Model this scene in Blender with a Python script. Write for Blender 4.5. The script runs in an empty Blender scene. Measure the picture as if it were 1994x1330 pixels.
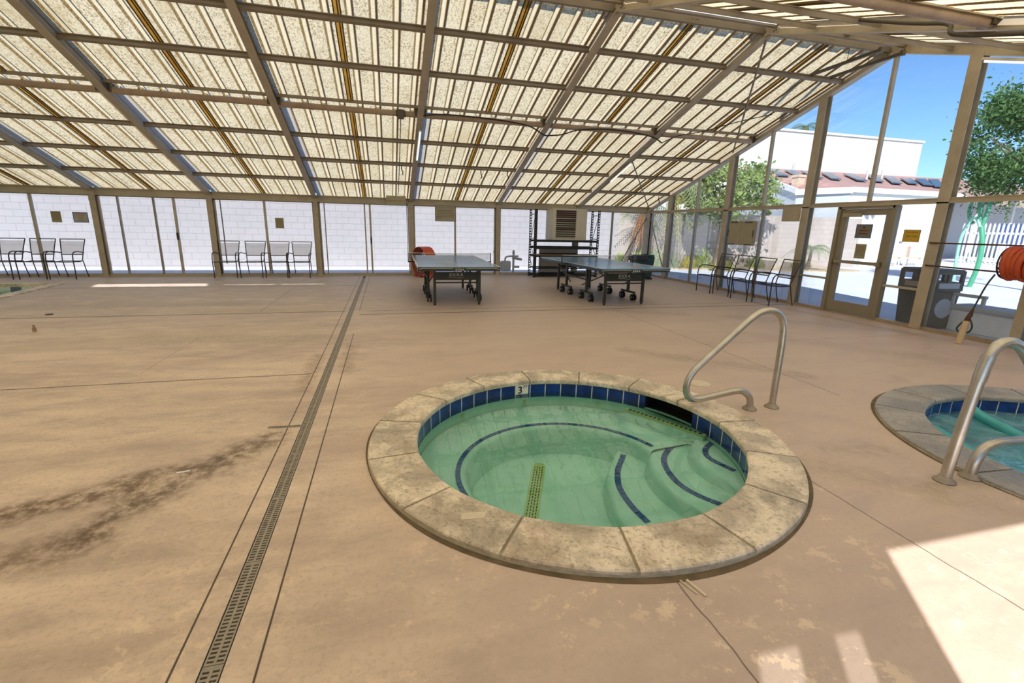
import bpy, bmesh, math, random
from mathutils import Vector, Matrix
from mathutils.geometry import delaunay_2d_cdt
random.seed(7)
PI = math.pi
sc = bpy.context.scene
C = sc.collection

# ------------------------------------------------------------------ camera
HCAM = 1.5
f_px, yaw, pitch, roll = 915.9, .2606, .2413, .0232
cyw, syw = math.cos(yaw), math.sin(yaw)
Fv = Vector((syw*math.cos(pitch), cyw*math.cos(pitch), -math.sin(pitch)))
R0 = Vector((cyw, -syw, 0)); U0 = R0.cross(Fv)
Rv = R0*math.cos(roll) + U0*math.sin(roll); Uv = Rv.cross(Fv)
cam = bpy.data.objects.new('camera', bpy.data.cameras.new('camera'))
C.objects.link(cam)
cam.data.sensor_width = 36; cam.data.lens = f_px/1994*36
cam.data.clip_start = .03; cam.data.clip_end = 400
cam.matrix_world = Matrix(((Rv.x, Uv.x, -Fv.x, 0), (Rv.y, Uv.y, -Fv.y, 0), (Rv.z, Uv.z, -Fv.z, HCAM), (0, 0, 0, 1)))
sc.camera = cam

# ------------------------------------------------------------------ light
SUN = Vector((.74, 1.0, -1.0)).normalized()
w = bpy.data.worlds.new('sky'); sc.world = w; w.use_nodes = True
wn = w.node_tree; wn.nodes.clear()
sky = wn.nodes.new('ShaderNodeTexSky'); sky.sky_type = 'NISHITA'; sky.sun_disc = False
sky.sun_elevation = math.asin(-SUN.z); sky.sun_rotation = math.atan2(-SUN.x, -SUN.y)
sky.altitude = 800; sky.air_density = 1.0; sky.dust_density = .2; sky.ozone_density = 2.2
bg = wn.nodes.new('ShaderNodeBackground'); bg.inputs[1].default_value = .17
tn = wn.nodes.new('ShaderNodeMix'); tn.data_type = 'RGBA'; tn.blend_type = 'MULTIPLY'; tn.inputs[0].default_value = 1; tn.inputs[7].default_value = (.60, .80, 1.0, 1)
wo = wn.nodes.new('ShaderNodeOutputWorld')
wn.links.new(sky.outputs[0], tn.inputs[6]); wn.links.new(tn.outputs[2], bg.inputs[0]); wn.links.new(bg.outputs[0], wo.inputs[0])
sun = bpy.data.objects.new('sun', bpy.data.lights.new('sun', 'SUN')); C.objects.link(sun)
sun.data.energy = 8.5; sun.data.angle = math.radians(.6); sun.data.color = (1, .985, .965)
sun.rotation_euler = SUN.to_track_quat('-Z', 'Y').to_euler(); sun.location = (-10, -14, 20)
sc.view_settings.view_transform = 'Standard'; sc.view_settings.look = 'None'
sc.view_settings.exposure = 0.0; sc.view_settings.gamma = 1; sc.view_settings.use_curve_mapping = False

# ------------------------------------------------------------------ materials
class NT:
    def __init__(s, name):
        s.m = bpy.data.materials.new(name); s.m.use_nodes = True
        s.t = s.m.node_tree; s.t.nodes.clear(); s.out = s.n('ShaderNodeOutputMaterial')
        s.co = s.n('ShaderNodeTexCoord').outputs['Object']
    def n(s, ty): return s.t.nodes.new(ty)
    def set(s, sock, v):
        if isinstance(v, bpy.types.NodeSocket): s.t.links.new(v, sock)
        elif isinstance(v, (tuple, list)) and len(v) == 3 and sock.type == 'RGBA': sock.default_value = (*v, 1)
        else: sock.default_value = v
    def math(s, op, a, b=None, c=None, clamp=False):
        n = s.n('ShaderNodeMath'); n.operation = op; n.use_clamp = clamp
        s.set(n.inputs[0], a)
        if b is not None: s.set(n.inputs[1], b)
        if c is not None: s.set(n.inputs[2], c)
        return n.outputs[0]
    def map(s, scale=(1, 1, 1), rot=(0, 0, 0), loc=(0, 0, 0), v=None):
        n = s.n('ShaderNodeMapping'); s.set(n.inputs[0], v or s.co)
        n.inputs['Scale'].default_value = scale; n.inputs['Rotation'].default_value = rot; n.inputs['Location'].default_value = loc
        return n.outputs[0]
    def noise(s, scale, detail=3, v=None, rough=.55, dist=0):
        n = s.n('ShaderNodeTexNoise'); s.set(n.inputs['Vector'], v or s.co); n.inputs['Scale'].default_value = scale
        n.inputs['Detail'].default_value = detail; n.inputs['Roughness'].default_value = rough; n.inputs['Distortion'].default_value = dist
        return n.outputs[0]
    def voronoi(s, scale, v=None, feat='F1'):
        n = s.n('ShaderNodeTexVoronoi'); s.set(n.inputs['Vector'], v or s.co); n.inputs['Scale'].default_value = scale; n.feature = feat
        return n.outputs['Distance']
    def rng(s, v, a, b, c=0, d=1):
        n = s.n('ShaderNodeMapRange'); s.set(n.inputs[0], v)
        for i, x in enumerate((a, b, c, d)): n.inputs[i+1].default_value = x
        return n.outputs[0]
    def mix(s, f, a, b):
        n = s.n('ShaderNodeMix'); n.data_type = 'RGBA'
        s.set(n.inputs[0], f); s.set(n.inputs[6], a); s.set(n.inputs[7], b); return n.outputs[2]
    def sep(s, v=None):
        n = s.n('ShaderNodeSeparateXYZ'); s.set(n.inputs[0], v or s.co); return n.outputs
    def bump(s, h, strength=.3, dist=.01):
        n = s.n('ShaderNodeBump'); s.set(n.inputs['Height'], h); n.inputs['Strength'].default_value = strength; n.inputs['Distance'].default_value = dist
        return n.outputs[0]
    def bsdf(s, color, rough=.5, metal=0, spec=.5, normal=None):
        n = s.n('ShaderNodeBsdfPrincipled'); s.set(n.inputs['Base Color'], color); s.set(n.inputs['Roughness'], rough)
        n.inputs['Metallic'].default_value = metal; n.inputs['Specular IOR Level'].default_value = spec
        if normal: s.set(n.inputs['Normal'], normal)
        return n.outputs[0]
    def shmix(s, f, a, b):
        n = s.n('ShaderNodeMixShader'); s.set(n.inputs[0], f); s.set(n.inputs[1], a); s.set(n.inputs[2], b); return n.outputs[0]
    def done(s, sh): s.t.links.new(sh, s.out.inputs[0]); return s.m

def simple(name, col, rough=.5, metal=0, var=.12, scale=6, spec=.5, dirt=None, bump=0):
    t = NT(name); f = t.rng(t.noise(scale, 4), .3, .7)
    c = t.mix(f, tuple(x*(1-var) for x in col), tuple(min(1, x*(1+var)) for x in col))
    if dirt: c = t.mix(t.rng(t.noise(scale*1.7, 5, rough=.7), .5, .75, 0, dirt[1]), c, dirt[0])
    nm = t.bump(t.noise(scale*8, 3), bump, .005) if bump else None
    return t.done(t.bsdf(c, rough, metal, spec, nm))

M = {}
M['frame'] = simple('tan_painted_steel', (.44, .38, .285), .5, 0, .10, 3, dirt=((.25, .17, .10), .35))
M['purlin'] = simple('grey_tan_tube', (.25, .205, .15), .5, 0, .10, 3)
M['pipe'] = simple('pinkish_tan_pipe', (.38, .28, .20), .45, 0, .12, 4, dirt=((.2, .12, .07), .5))
M['door'] = simple('taupe_aluminium', (.26, .225, .16), .45, 0, .06, 3)
M['alu'] = simple('grey_aluminium', (.30, .28, .25), .4, .3, .08, 4)
M['dark'] = simple('dark_rubber', (.018, .018, .018), .6, 0, .2)
M['bolt'] = simple('bolt_steel', (.10, .085, .065), .5, .5)
M['steel'] = simple('brushed_steel', (.52, .49, .44), .32, .9, .12, 9, dirt=((.38, .31, .2), .4))
M['flange'] = simple('dull_flange', (.33, .28, .22), .5, .4, .2, 12)
M['bronze'] = simple('dark_bronze_tube', (.05, .042, .036), .4, .4)
M['ttgreen'] = simple('dark_green_steel', (.030, .036, .026), .45, .1)
M['white'] = simple('white_paint', (.75, .74, .70), .5, 0, .04)
M['cream'] = simple('cream_metal', (.62, .56, .42), .5, 0, .06)
M['orange'] = simple('orange_paint', (.62, .085, .02), .4, 0, .12)
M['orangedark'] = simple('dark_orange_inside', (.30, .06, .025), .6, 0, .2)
M['hose'] = simple('orange_rubber_hose', (.50, .075, .02), .5, 0, .2, 14)
M['rust'] = simple('rusty_brown_bar', (.09, .035, .018), .7, .2, .3, 14)
M['green_hose'] = simple('dark_green_hose', (.035, .045, .03), .5)
M['pvc'] = simple('beige_pvc', (.60, .45, .27), .5, 0, .1)
M['sign'] = simple('olive_paper', (.33, .29, .18), .7, 0, .06, 5)
M['signtan'] = simple('khaki_board', (.38, .34, .25), .6, 0, .05, 5)
M['signborder'] = simple('blue_border', (.09, .19, .42), .6)
M['signgrey'] = simple('grey_paper', (.40, .39, .36), .7)
M['signbrown'] = simple('brown_paper', (.19, .16, .13), .7)
M['ink'] = simple('dark_ink', (.11, .09, .055), .8)
M['redink'] = simple('red_ink', (.5, .11, .09), .8)
M['yellow'] = simple('yellow_board', (.55, .36, .03), .6, 0, .08)
M['yellowink'] = simple('brown_ink', (.28, .19, .03), .8)
M['boxtan'] = simple('tan_metal_box', (.36, .32, .21), .5, 0, .06)
M['cap'] = simple('bone_white_lid', (.66, .57, .42), .6, 0, .08, 20)
M['grate'] = simple('beige_grate_plastic', (.31, .27, .215), .5, 0, .14, 20)
M['channel'] = simple('dark_channel', (.012, .012, .014), .8)
M['bluetile'] = None
M['rack'] = simple('black_rack_steel', (.012, .012, .011), .5, .2)
M['greybox'] = simple('galvanised_duct', (.30, .27, .24), .5, .3, .1, 4)
M['louver'] = simple('rusty_louver', (.30, .17, .10), .5, .2, .3, 3)
M['ply'] = simple('plywood_edge', (.33, .22, .14), .7)
M['bin_green'] = simple('dark_green_plastic', (.012, .05, .042), .4)
M['bin_black'] = simple('black_plastic', (.02, .02, .022), .45)
M['trash'] = simple('charcoal_plastic', (.030, .031, .027), .5, 0, .1)
M['trashlabel'] = simple('pinkish_label', (.36, .25, .19), .7)
M['conc_out'] = simple('white_concrete_bench', (.80, .79, .80), .7, 0, .06)
M['woodpost'] = simple('brown_end', (.30, .19, .12), .7)
M['greypipe'] = simple('grey_gas_pipe', (.50, .48, .46), .5, .1, .08)
M['stucco'] = simple('white_stucco', (.66, .66, .64), .85, 0, .03, 3)
M['stucco_grey'] = simple('pale_grey_stucco', (.44, .46, .48), .85, 0, .04, 2)
M['solar'] = simple('dark_solar_panel', (.05, .07, .10), .3, 0, .2, 6)
M['tan_stucco'] = simple('tan_stucco', (.52, .38, .28), .85)
M['fence'] = simple('white_vinyl', (.62, .62, .62), .6, 0, .03)
M['navy'] = simple('deep_blue', (.05, .10, .28), .5)
M['playgreen'] = simple('green_play_tube', (.05, .30, .16), .4)
M['playmint'] = simple('mint_play_tube', (.26, .52, .40), .4)
M['teal'] = simple('teal_vinyl_tube', (.06, .40, .42), .35, 0, .1, 5)
M['bark'] = simple('dark_bark', (.11, .08, .06), .9, 0, .3, 10, bump=.5)
M['hill'] = simple('hazy_hill', (.42, .33, .26), .9)
M['lamp_body'] = simple('lamp_white', (.6, .58, .54), .4)
M['sling'] = None

def leafmat(name, a, b, tr=.35):
    t = NT(name); c = t.mix(t.rng(t.noise(2.5, 3), .35, .65), a, b)
    d = t.n('ShaderNodeBsdfDiffuse'); t.set(d.inputs[0], c)
    r = t.n('ShaderNodeBsdfTranslucent'); t.set(r.inputs[0], c)
    return t.done(t.shmix(tr, d.outputs[0], r.outputs[0]))
M['leaf_light'] = leafmat('light_green_leaves', (.16, .25, .07), (.30, .38, .14))
M['leaf_mid'] = leafmat('mid_green_leaves', (.055, .13, .045), (.13, .22, .08))
M['leaf_dry'] = leafmat('dry_palm_leaf', (.46, .17, .06), (.62, .34, .16))
M['leaf_lime'] = leafmat('lime_shrub', (.28, .42, .07), (.45, .50, .16))
M['leaf_yellow'] = leafmat('yellow_flowers', (.62, .50, .10), (.50, .52, .16))
M['leaf_palm'] = leafmat('grey_green_frond', (.18, .25, .13), (.32, .36, .20))

def glass_mat(name, tint, fac, refl=.3):
    t = NT(name); tr = t.n('ShaderNodeBsdfTransparent'); t.set(tr.inputs[0], tint)
    g = t.n('ShaderNodeBsdfGlossy'); g.inputs['Roughness'].default_value = .03; t.set(g.inputs[0], (1, 1, 1))
    fr = t.n('ShaderNodeFresnel'); fr.inputs[0].default_value = 1.45
    d = t.n('ShaderNodeBsdfDiffuse'); t.set(d.inputs[0], (.85, .88, .92))
    a = t.shmix(t.math('MULTIPLY', fr.outputs[0], refl), tr.outputs[0], g.outputs[0])
    sm = t.math('MULTIPLY', t.rng(t.noise(1.3, 4), .35, .7, .4, 1), fac)
    return t.done(t.shmix(sm, a, d.outputs[0]))
M['glass'] = glass_mat('window_glass', (.97, .98, .98), .012, .10)
M['glass_hazy'] = glass_mat('hazy_window_glass', (.95, .97, .98), .075)  # haze and whitish reflections mixed into the panes as pale diffuse

def em(name, col, s):
    t = NT(name); e = t.n('ShaderNodeEmission'); t.set(e.inputs[0], col); e.inputs[1].default_value = s; return t.done(e.outputs[0])
M['tube_light'] = em('lit_tube', (1, .98, .95), 1.1)

# roof sheet: speckled cream fibreglass that lets daylight through
PITCH = .32
def roof_mat():
    t = NT('cream_fibreglass_sheet'); x = t.sep()[0]
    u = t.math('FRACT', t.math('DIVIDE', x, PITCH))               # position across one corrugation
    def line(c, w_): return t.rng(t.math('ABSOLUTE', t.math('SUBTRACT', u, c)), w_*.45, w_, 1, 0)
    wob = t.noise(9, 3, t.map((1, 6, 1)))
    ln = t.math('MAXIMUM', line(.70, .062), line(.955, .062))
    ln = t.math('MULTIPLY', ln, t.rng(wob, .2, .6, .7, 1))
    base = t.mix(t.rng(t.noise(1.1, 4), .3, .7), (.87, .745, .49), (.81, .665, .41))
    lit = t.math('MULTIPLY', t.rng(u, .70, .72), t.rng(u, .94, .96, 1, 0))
    base = t.mix(t.math('MULTIPLY', lit, .45), base, (1.0, .86, .55))  # rib tops painted paler, as if lit
    sp = t.noise(24, 2, t.map((1.6, 1, 1)), .6, 1.2)
    spk = t.math('MULTIPLY', t.rng(sp, .50, .60), t.rng(t.noise(2.2, 2), .3, .6, .5, .95))
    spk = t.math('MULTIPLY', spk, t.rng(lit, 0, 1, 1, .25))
    col = t.mix(spk, base, (.36, .265, .13))
    patch = t.math('MULTIPLY', t.rng(t.noise(.8, 5, t.map((1, .5, 1))), .56, .70), .6)
    col = t.mix(patch, col, (.62, .48, .24))
    col = t.mix(t.math('MULTIPLY', ln, .96), col, t.mix(t.math('GREATER_THAN', u, .85), (.15, .085, .022), (.38, .17, .03)))  # brown dirt lines; the second one redder to offset its bluish shade
    d = t.n('ShaderNodeBsdfDiffuse'); t.set(d.inputs[0], t.mix(.8, t.mix(t.math('MULTIPLY', ln, .9), (.45, .40, .28), (.10, .06, .02)), col))
    r = t.n('ShaderNodeBsdfTranslucent'); t.set(r.inputs[0], col)
    return t.done(t.shmix(.80, d.outputs[0], r.outputs[0]))
M['sheet'] = roof_mat()
M['stripe'] = leafmat('brown_sheet_lap', (.82, .60, .26), (.94, .76, .38), .78)
M['lapdark'] = simple('dark_brown_lap_edge', (.09, .05, .015), .8)
M['flash'] = leafmat('grey_flashing_strip', (.66, .62, .54), (.76, .72, .62), .6)

# deck
def deck_mat():
    t = NT('stained_tan_concrete'); o = t.sep(); X, Y = o[0], o[1]
    n1 = t.noise(.9, 6, t.map((.45, 1.5, 1)), .65); n2 = t.noise(3.2, 8, t.map((.62, 1.35, 1), (0, 0, .12)), .72, .4); n3 = t.noise(38, 5, None, .75)
    c = t.mix(t.rng(n1, .38, .62), (.54, .415, .335), (.72, .57, .45))
    c = t.mix(t.rng(Y, 5.5, 12, 0, .8), c, (.49, .415, .365))
    c = t.mix(t.math('MULTIPLY', t.rng(n2, .50, .66), .55), c, (.80, .655, .50))
    c = t.mix(t.math('MULTIPLY', t.rng(n2, .49, .34), .6), c, (.38, .295, .245))
    c = t.mix(t.math('MULTIPLY', t.rng(n3, .50, .70), .5), c, (.33, .245, .18))
    # pinkish-grey cast on the right
    c = t.mix(t.math('MULTIPLY', t.rng(X, -.6, .6), .62), c, (.52, .40, .335))
    # lighter worn flakes by the camera
    fl = t.math('MULTIPLY', t.rng(t.noise(7, 7, None, .8), .55, .575), t.rng(Y, 3.0, 1.2))
    fl = t.math('MULTIPLY', fl, t.rng(t.noise(1.5, 2), .42, .55))
    c = t.mix(t.math('MULTIPLY', fl, .7), c, (.82, .65, .47))
    wob = t.noise(2.5, 6, None, .7)
    wob2 = t.noise(14, 4, None, .7)
    def band(x0, y0, x1, y1, w_, stren, colr, c, thr=.0):
        # stain along a segment, broken up by noise
        dx, dy = x1-x0, y1-y0; L2 = dx*dx+dy*dy
        ax = t.math('SUBTRACT', X, x0); ay = t.math('SUBTRACT', Y, y0)
        h = t.math('DIVIDE', t.math('ADD', t.math('MULTIPLY', ax, dx), t.math('MULTIPLY', ay, dy)), L2, clamp=True)
        ex = t.math('SUBTRACT', ax, t.math('MULTIPLY', h, dx)); ey = t.math('SUBTRACT', ay, t.math('MULTIPLY', h, dy))
        d = t.math('SQRT', t.math('ADD', t.math('MULTIPLY', ex, ex), t.math('MULTIPLY', ey, ey)))
        d = t.math('ADD', d, t.math('MULTIPLY', t.math('SUBTRACT', wob, .5), w_*2.6))
        m = t.rng(d, w_*1.1, w_*.2)
        m = t.math('MULTIPLY', m, t.rng(wob2, .38, .58, .25, 1.15))
        return t.mix(t.math('MULTIPLY', m, stren), c, colr)
    br = (.12, .070, .034)
    for s in [(-2.2, 2.62, -1.45, 2.86, .16, .75, br), (-2.05, 2.20, -1.45, 2.38, .17, .6, br), (-1.45, 2.5, -1.2, 2.95, .17, .75, (.10, .065, .035)), (-1.5, 2.95, -1.1, 3.12, .12, .6, br),
              (-1.1, 3.0, -.84, 3.45, .16, .7, (.12, .08, .05)), (-2.6, 2.45, -1.9, 2.75, .12, .45, br), (-.80, 4.4, -.80, 5.6, .10, .5, (.26, .16, .09)), (-.46, 4.9, -.47, 6.0, .10, .5, (.28, .18, .10)),
              (-2.9, 6.8, -1.2, 6.6, .5, .4, (.33, .28, .2)), (-5.8, 9.6, -2.6, 9.5, .35, .5, (.36, .30, .23)), (-3.4, 8.9, -1.0, 8.8, .25, .55, (.56, .43, .26)), (-4.5, 6.3, -1.2, 7.3, .3, .4, (.58, .46, .30)),
              (3.4, 8.2, 5.2, 7.4, .22, .4, (.33, .26, .21)), (2.9, 5.2, 4.3, 3.9, .18, .55, (.32, .25, .20)), (5.2, 5.8, 7.0, 3.6, .3, .4, (.36, .29, .23)), (6.0, 7.0, 7.9, 5.6, .3, .45, (.33, .27, .22)),
              (3.0, 2.4, 3.4, 2.3, .15, .5, (.34, .27, .22)), (3.2, 1.85, 3.7, 1.85, .12, .5, (.32, .26, .18)), (7.7, 8.5, 7.9, 5.2, .14, .5, (.33, .2, .13)), (2.7, 2.2, 3.3, 1.6, .18, .4, (.38, .28, .18))]:
        c = band(*s, c)
    # saw-cut joints
    jx = t.math('ADD', X, t.math('MULTIPLY', t.math('SUBTRACT', t.noise(4, 3), .5), .03))
    jy = t.math('ADD', Y, t.math('MULTIPLY', t.math('SUBTRACT', t.noise(4, 3, t.map(loc=(9, 3, 0))), .5), .05))
    def vline(x, y0, y1, hw, st, jj=None):
        m = t.rng(t.math('ABSOLUTE', t.math('SUBTRACT', jj or jx, x)), hw*.5, hw, 1, 0)
        return t.math('MULTIPLY', t.math('MULTIPLY', m, st), t.math('MULTIPLY', t.math('GREATER_THAN', Y, y0), t.math('LESS_THAN', Y, y1)))
    def hline(y, x0, x1, hw, st):
        m = t.rng(t.math('ABSOLUTE', t.math('SUBTRACT', jy, y)), hw*.5, hw, 1, 0)
        return t.math('MULTIPLY', t.math('MULTIPLY', m, st), t.math('MULTIPLY', t.math('GREATER_THAN', X, x0), t.math('LESS_THAN', X, x1)))
    L = [vline(-.765, 0, 14.3, .0055, .95, X), vline(-.487, 0, 6.7, .0055, .95, X), vline(-.50, 8.5, 14.3, .012, .5, X), vline(1.175, 0, 1.5, .005, .7), vline(2.50, 0, 2.07, .005, .75), vline(4.12, 3.3, 8.15, .008, .65), vline(-2.4, 5.2, 6.8, .007, .3),
         hline(4.9, -12, -.77, .015, .8), hline(8.47, -12, -.72, .035, .75), hline(8.12, -.48, 8.3, .03, .75), hline(8.47, -.48, 8.3, .025, .5), hline(12.0, -7, -.72, .05, .4), hline(5.3, 4.1, 8.3, .012, .3), vline(-2.1, 8.6, 14, .012, .35), vline(7.2, 8.5, 14, .012, .4)]
    a = L[0]
    for b in L[1:]: a = t.math('MAXIMUM', a, b)
    c = t.mix(a, c, (.055, .038, .024))
    rough = t.rng(n2, .3, .7, .42, .68)
    return t.done(t.bsdf(c, rough, 0, .4, t.bump(t.math('ADD', n3, t.math('MULTIPLY', a, -3)), .25, .004)))
M['deck'] = deck_mat()

def coping_mat(name, grey):
    t = NT(name); oi = t.n('ShaderNodeObjectInfo').outputs['Random']
    co = t.n('ShaderNodeVectorMath'); co.operation = 'ADD'; t.set(co.inputs[0], t.co)
    cb = t.n('ShaderNodeCombineXYZ'); t.set(cb.inputs[0], t.math('MULTIPLY', oi, 30)); t.set(cb.inputs[1], t.math('MULTIPLY', oi, 17)); t.set(co.inputs[1], cb.outputs[0])
    v = co.outputs[0]
    n1 = t.noise(3.2, 5, v, .65); n2 = t.noise(45, 3, v, .7)
    if grey: a, b, d = (.30, .285, .27), (.40, .37, .34), (.24, .225, .21)
    else: a, b, d = (.52, .44, .34), (.84, .72, .56), (.26, .23, .175)
    c = t.mix(t.rng(n1, .42, .56), a, b)
    c = t.mix(t.math('MULTIPLY', t.rng(t.noise(2.6, 7, v, .75, 1), .48, .62), .62), c, d)
    if not grey: c = t.mix(t.math('MULTIPLY', t.rng(t.noise(1.7, 6, v, .8, .5), .52, .66), .55), c, (.38, .26, .165))
    c = t.mix(t.math('MULTIPLY', t.rng(n2, .54, .64), .5), c, (.17, .145, .095))
    return t.done(t.bsdf(c, t.rng(n1, .3, .7, .35, .6), 0, .4, t.bump(n2, .35, .004)))
M['coping'] = coping_mat('mottled_tan_coping', False)
M['coping_grey'] = coping_mat('slate_grey_coping', True)
M['mortar'] = simple('pale_mortar', (.38, .33, .24), .8, 0, .2, 18)
M['gap'] = simple('dirty_gap', (.14, .10, .055), .9, 0, .3, 10)

def tile_mat(name, n_tiles, a, b, grout=(.62, .62, .58)):
    # object at the pool centre: tiles by angle
    t = NT(name); o = t.sep()
    ang = t.math('ARCTAN2', o[1], o[0])
    u = t.math('FRACT', t.math('MULTIPLY', t.math('ADD', t.math('DIVIDE', ang, 2*PI), 1), n_tiles))
    g = t.math('MAXIMUM', t.math('GREATER_THAN', u, .97), t.math('LESS_THAN', u, .03))
    c = t.mix(t.rng(t.noise(9, 4), .35, .65), a, b)
    c = t.mix(g, c, grout)
    return t.done(t.bsdf(c, .12, 0, .5))
M['tile1'] = tile_mat('cobalt_waterline_tile', 48, (.004, .018, .12), (.008, .04, .24))
M['tile2'] = tile_mat('blue_waterline_tile', 48, (.006, .03, .18), (.012, .07, .33))
M['trimtile'] = simple('step_edge_blue_tile', (.02, .075, .27), .3, 0, .3, 30)
M['plaster'] = simple('pale_green_plaster', (.55, .74, .66), .7, 0, .09, 2.2, dirt=((.30, .50, .36), .45))
M['plaster_blue'] = simple('blue_plaster', (.22, .55, .62), .7, 0, .15, 4)
M['pooldrain'] = simple('olive_yellow_plastic', (.50, .55, .22), .5, 0, .08)

def water_mat(name, tint, bscale, bstr, refl=1.0, milky=0, mcol=(.3, .6, .6)):
    t = NT(name); tr = t.n('ShaderNodeBsdfTransparent'); t.set(tr.inputs[0], tint)
    nm = t.bump(t.noise(bscale, 3, t.map((1, 1, .1))), bstr, .02)
    g = t.n('ShaderNodeBsdfGlossy'); g.inputs['Roughness'].default_value = .02; t.set(g.inputs[0], (1, 1, 1)); t.set(g.inputs['Normal'], nm)
    fr = t.n('ShaderNodeFresnel'); fr.inputs[0].default_value = 1.333; t.set(fr.inputs['Normal'], nm)
    a = tr.outputs[0]
    if milky:
        d = t.n('ShaderNodeBsdfDiffuse'); t.set(d.inputs[0], mcol)
        a = t.shmix(t.math('MULTIPLY', t.rng(t.noise(5, 4), .35, .65, .4, 1), milky), a, d.outputs[0])
    return t.done(t.shmix(t.math('MULTIPLY', fr.outputs[0], refl), a, g.outputs[0]))
M['water1'] = water_mat('calm_green_water', (.74, .93, .90), 5, .06, 1.0)
M['water2'] = water_mat('rippled_blue_water', (.50, .84, .90), 7, .9, 1.0, .5, (.30, .62, .72))
M['water3'] = water_mat('green_pool_water', (.6, .85, .75), 6, .3, 1.0)

def brick_mat(name, a, b, mortar, w_, h_, axis='x'):
    t = NT(name); o = t.sep(); cb = t.n('ShaderNodeCombineXYZ')
    t.set(cb.inputs[0], o[0] if axis == 'x' else o[1]); t.set(cb.inputs[1], o[2])
    n = t.n('ShaderNodeTexBrick'); t.set(n.inputs['Vector'], cb.outputs[0]); t.set(n.inputs['Color1'], a); t.set(n.inputs['Color2'], b); t.set(n.inputs['Mortar'], mortar)
    n.inputs['Scale'].default_value = 1; n.inputs['Brick Width'].default_value = w_; n.inputs['Row Height'].default_value = h_
    n.inputs['Mortar Size'].default_value = .010; n.inputs['Mortar Smooth'].default_value = .3
    c = t.mix(t.math('MULTIPLY', t.rng(t.noise(2, 4), .3, .7), .35), n.outputs[0], tuple(x*.93 for x in a))
    return t.done(t.bsdf(c, .9, 0, .2, t.bump(t.math('SUBTRACT', 1, n.outputs['Fac']), .4, .008)))
M['block'] = brick_mat('pale_pink_block', (.40, .38, .385), (.425, .385, .385), (.31, .295, .30), .41, .205)
M['block_tan'] = brick_mat('tan_block', (.45, .38, .34), (.49, .42, .37), (.38, .33, .29), .41, .205)

def ground_mat():
    t = NT('pale_plaza_concrete'); n = t.noise(.7, 5)
    c = t.mix(t.rng(n, .3, .7), (.60, .63, .70), (.68, .70, .76))  # bluish tint of the shade is put into the concrete colour
    c = t.mix(t.math('MULTIPLY', t.rng(t.noise(12, 4), .5, .75), .2), c, (.38, .36, .35))
    return t.done(t.bsdf(c, .8, 0, .3))
M['ground'] = ground_mat()
M['dirt'] = simple('sandy_bed', (.46, .36, .24), .95, 0, .12, 3)

def tileroof_mat():
    t = NT('pinkish_clay_roof_tile'); o = t.sep()
    u = t.math('FRACT', t.math('MULTIPLY', o[0], 2.6)); v = t.math('FRACT', t.math('MULTIPLY', o[1], 1.5))
    m = t.math('MAXIMUM', t.rng(u, .8, 1), t.rng(v, .85, 1))
    c = t.mix(t.rng(t.noise(.8, 4), .35, .65), (.34, .20, .18), (.40, .255, .225))
    c = t.mix(t.math('MULTIPLY', m, .45), c, (.26, .13, .11))
    return t.done(t.bsdf(c, .85, 0, .2))
M['rooftile'] = tileroof_mat()

def table_mat(name, col, rough=.22):
    t = NT(name); c = t.mix(t.rng(t.noise(2.5, 5), .35, .7), tuple(x*.85 for x in col), tuple(x*1.15+.01 for x in col))
    c = t.mix(t.math('MULTIPLY', t.rng(t.noise(5, 6, None, .7), .52, .7), .25), c, (.42, .46, .45))
    return t.done(t.bsdf(c, rough, 0, .5))
M['tt_top'] = table_mat('scuffed_blue_table', (.13, .23, .31))
M['tt_top2'] = table_mat('bright_blue_table', (.07, .23, .46))

def sling_mat():
    t = NT('grey_mesh_sling'); d = t.bsdf((.40, .36, .33), .8); tr = t.n('ShaderNodeBsdfTransparent')
    return t.done(t.shmix(.50, d, tr.outputs[0]))
M['sling'] = sling_mat()
def slingd():
    t = NT('brown_mesh_sling'); d = t.bsdf((.09, .075, .065), .8); tr = t.n('ShaderNodeBsdfTransparent')
    return t.done(t.shmix(.45, d, tr.outputs[0]))
M['sling_dark'] = slingd()
def netmat():
    t = NT('table_net_mesh'); d = t.bsdf((.05, .05, .06), .8); tr = t.n('ShaderNodeBsdfTransparent')
    return t.done(t.shmix(.62, d, tr.outputs[0]))
M['net'] = netmat()

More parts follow.
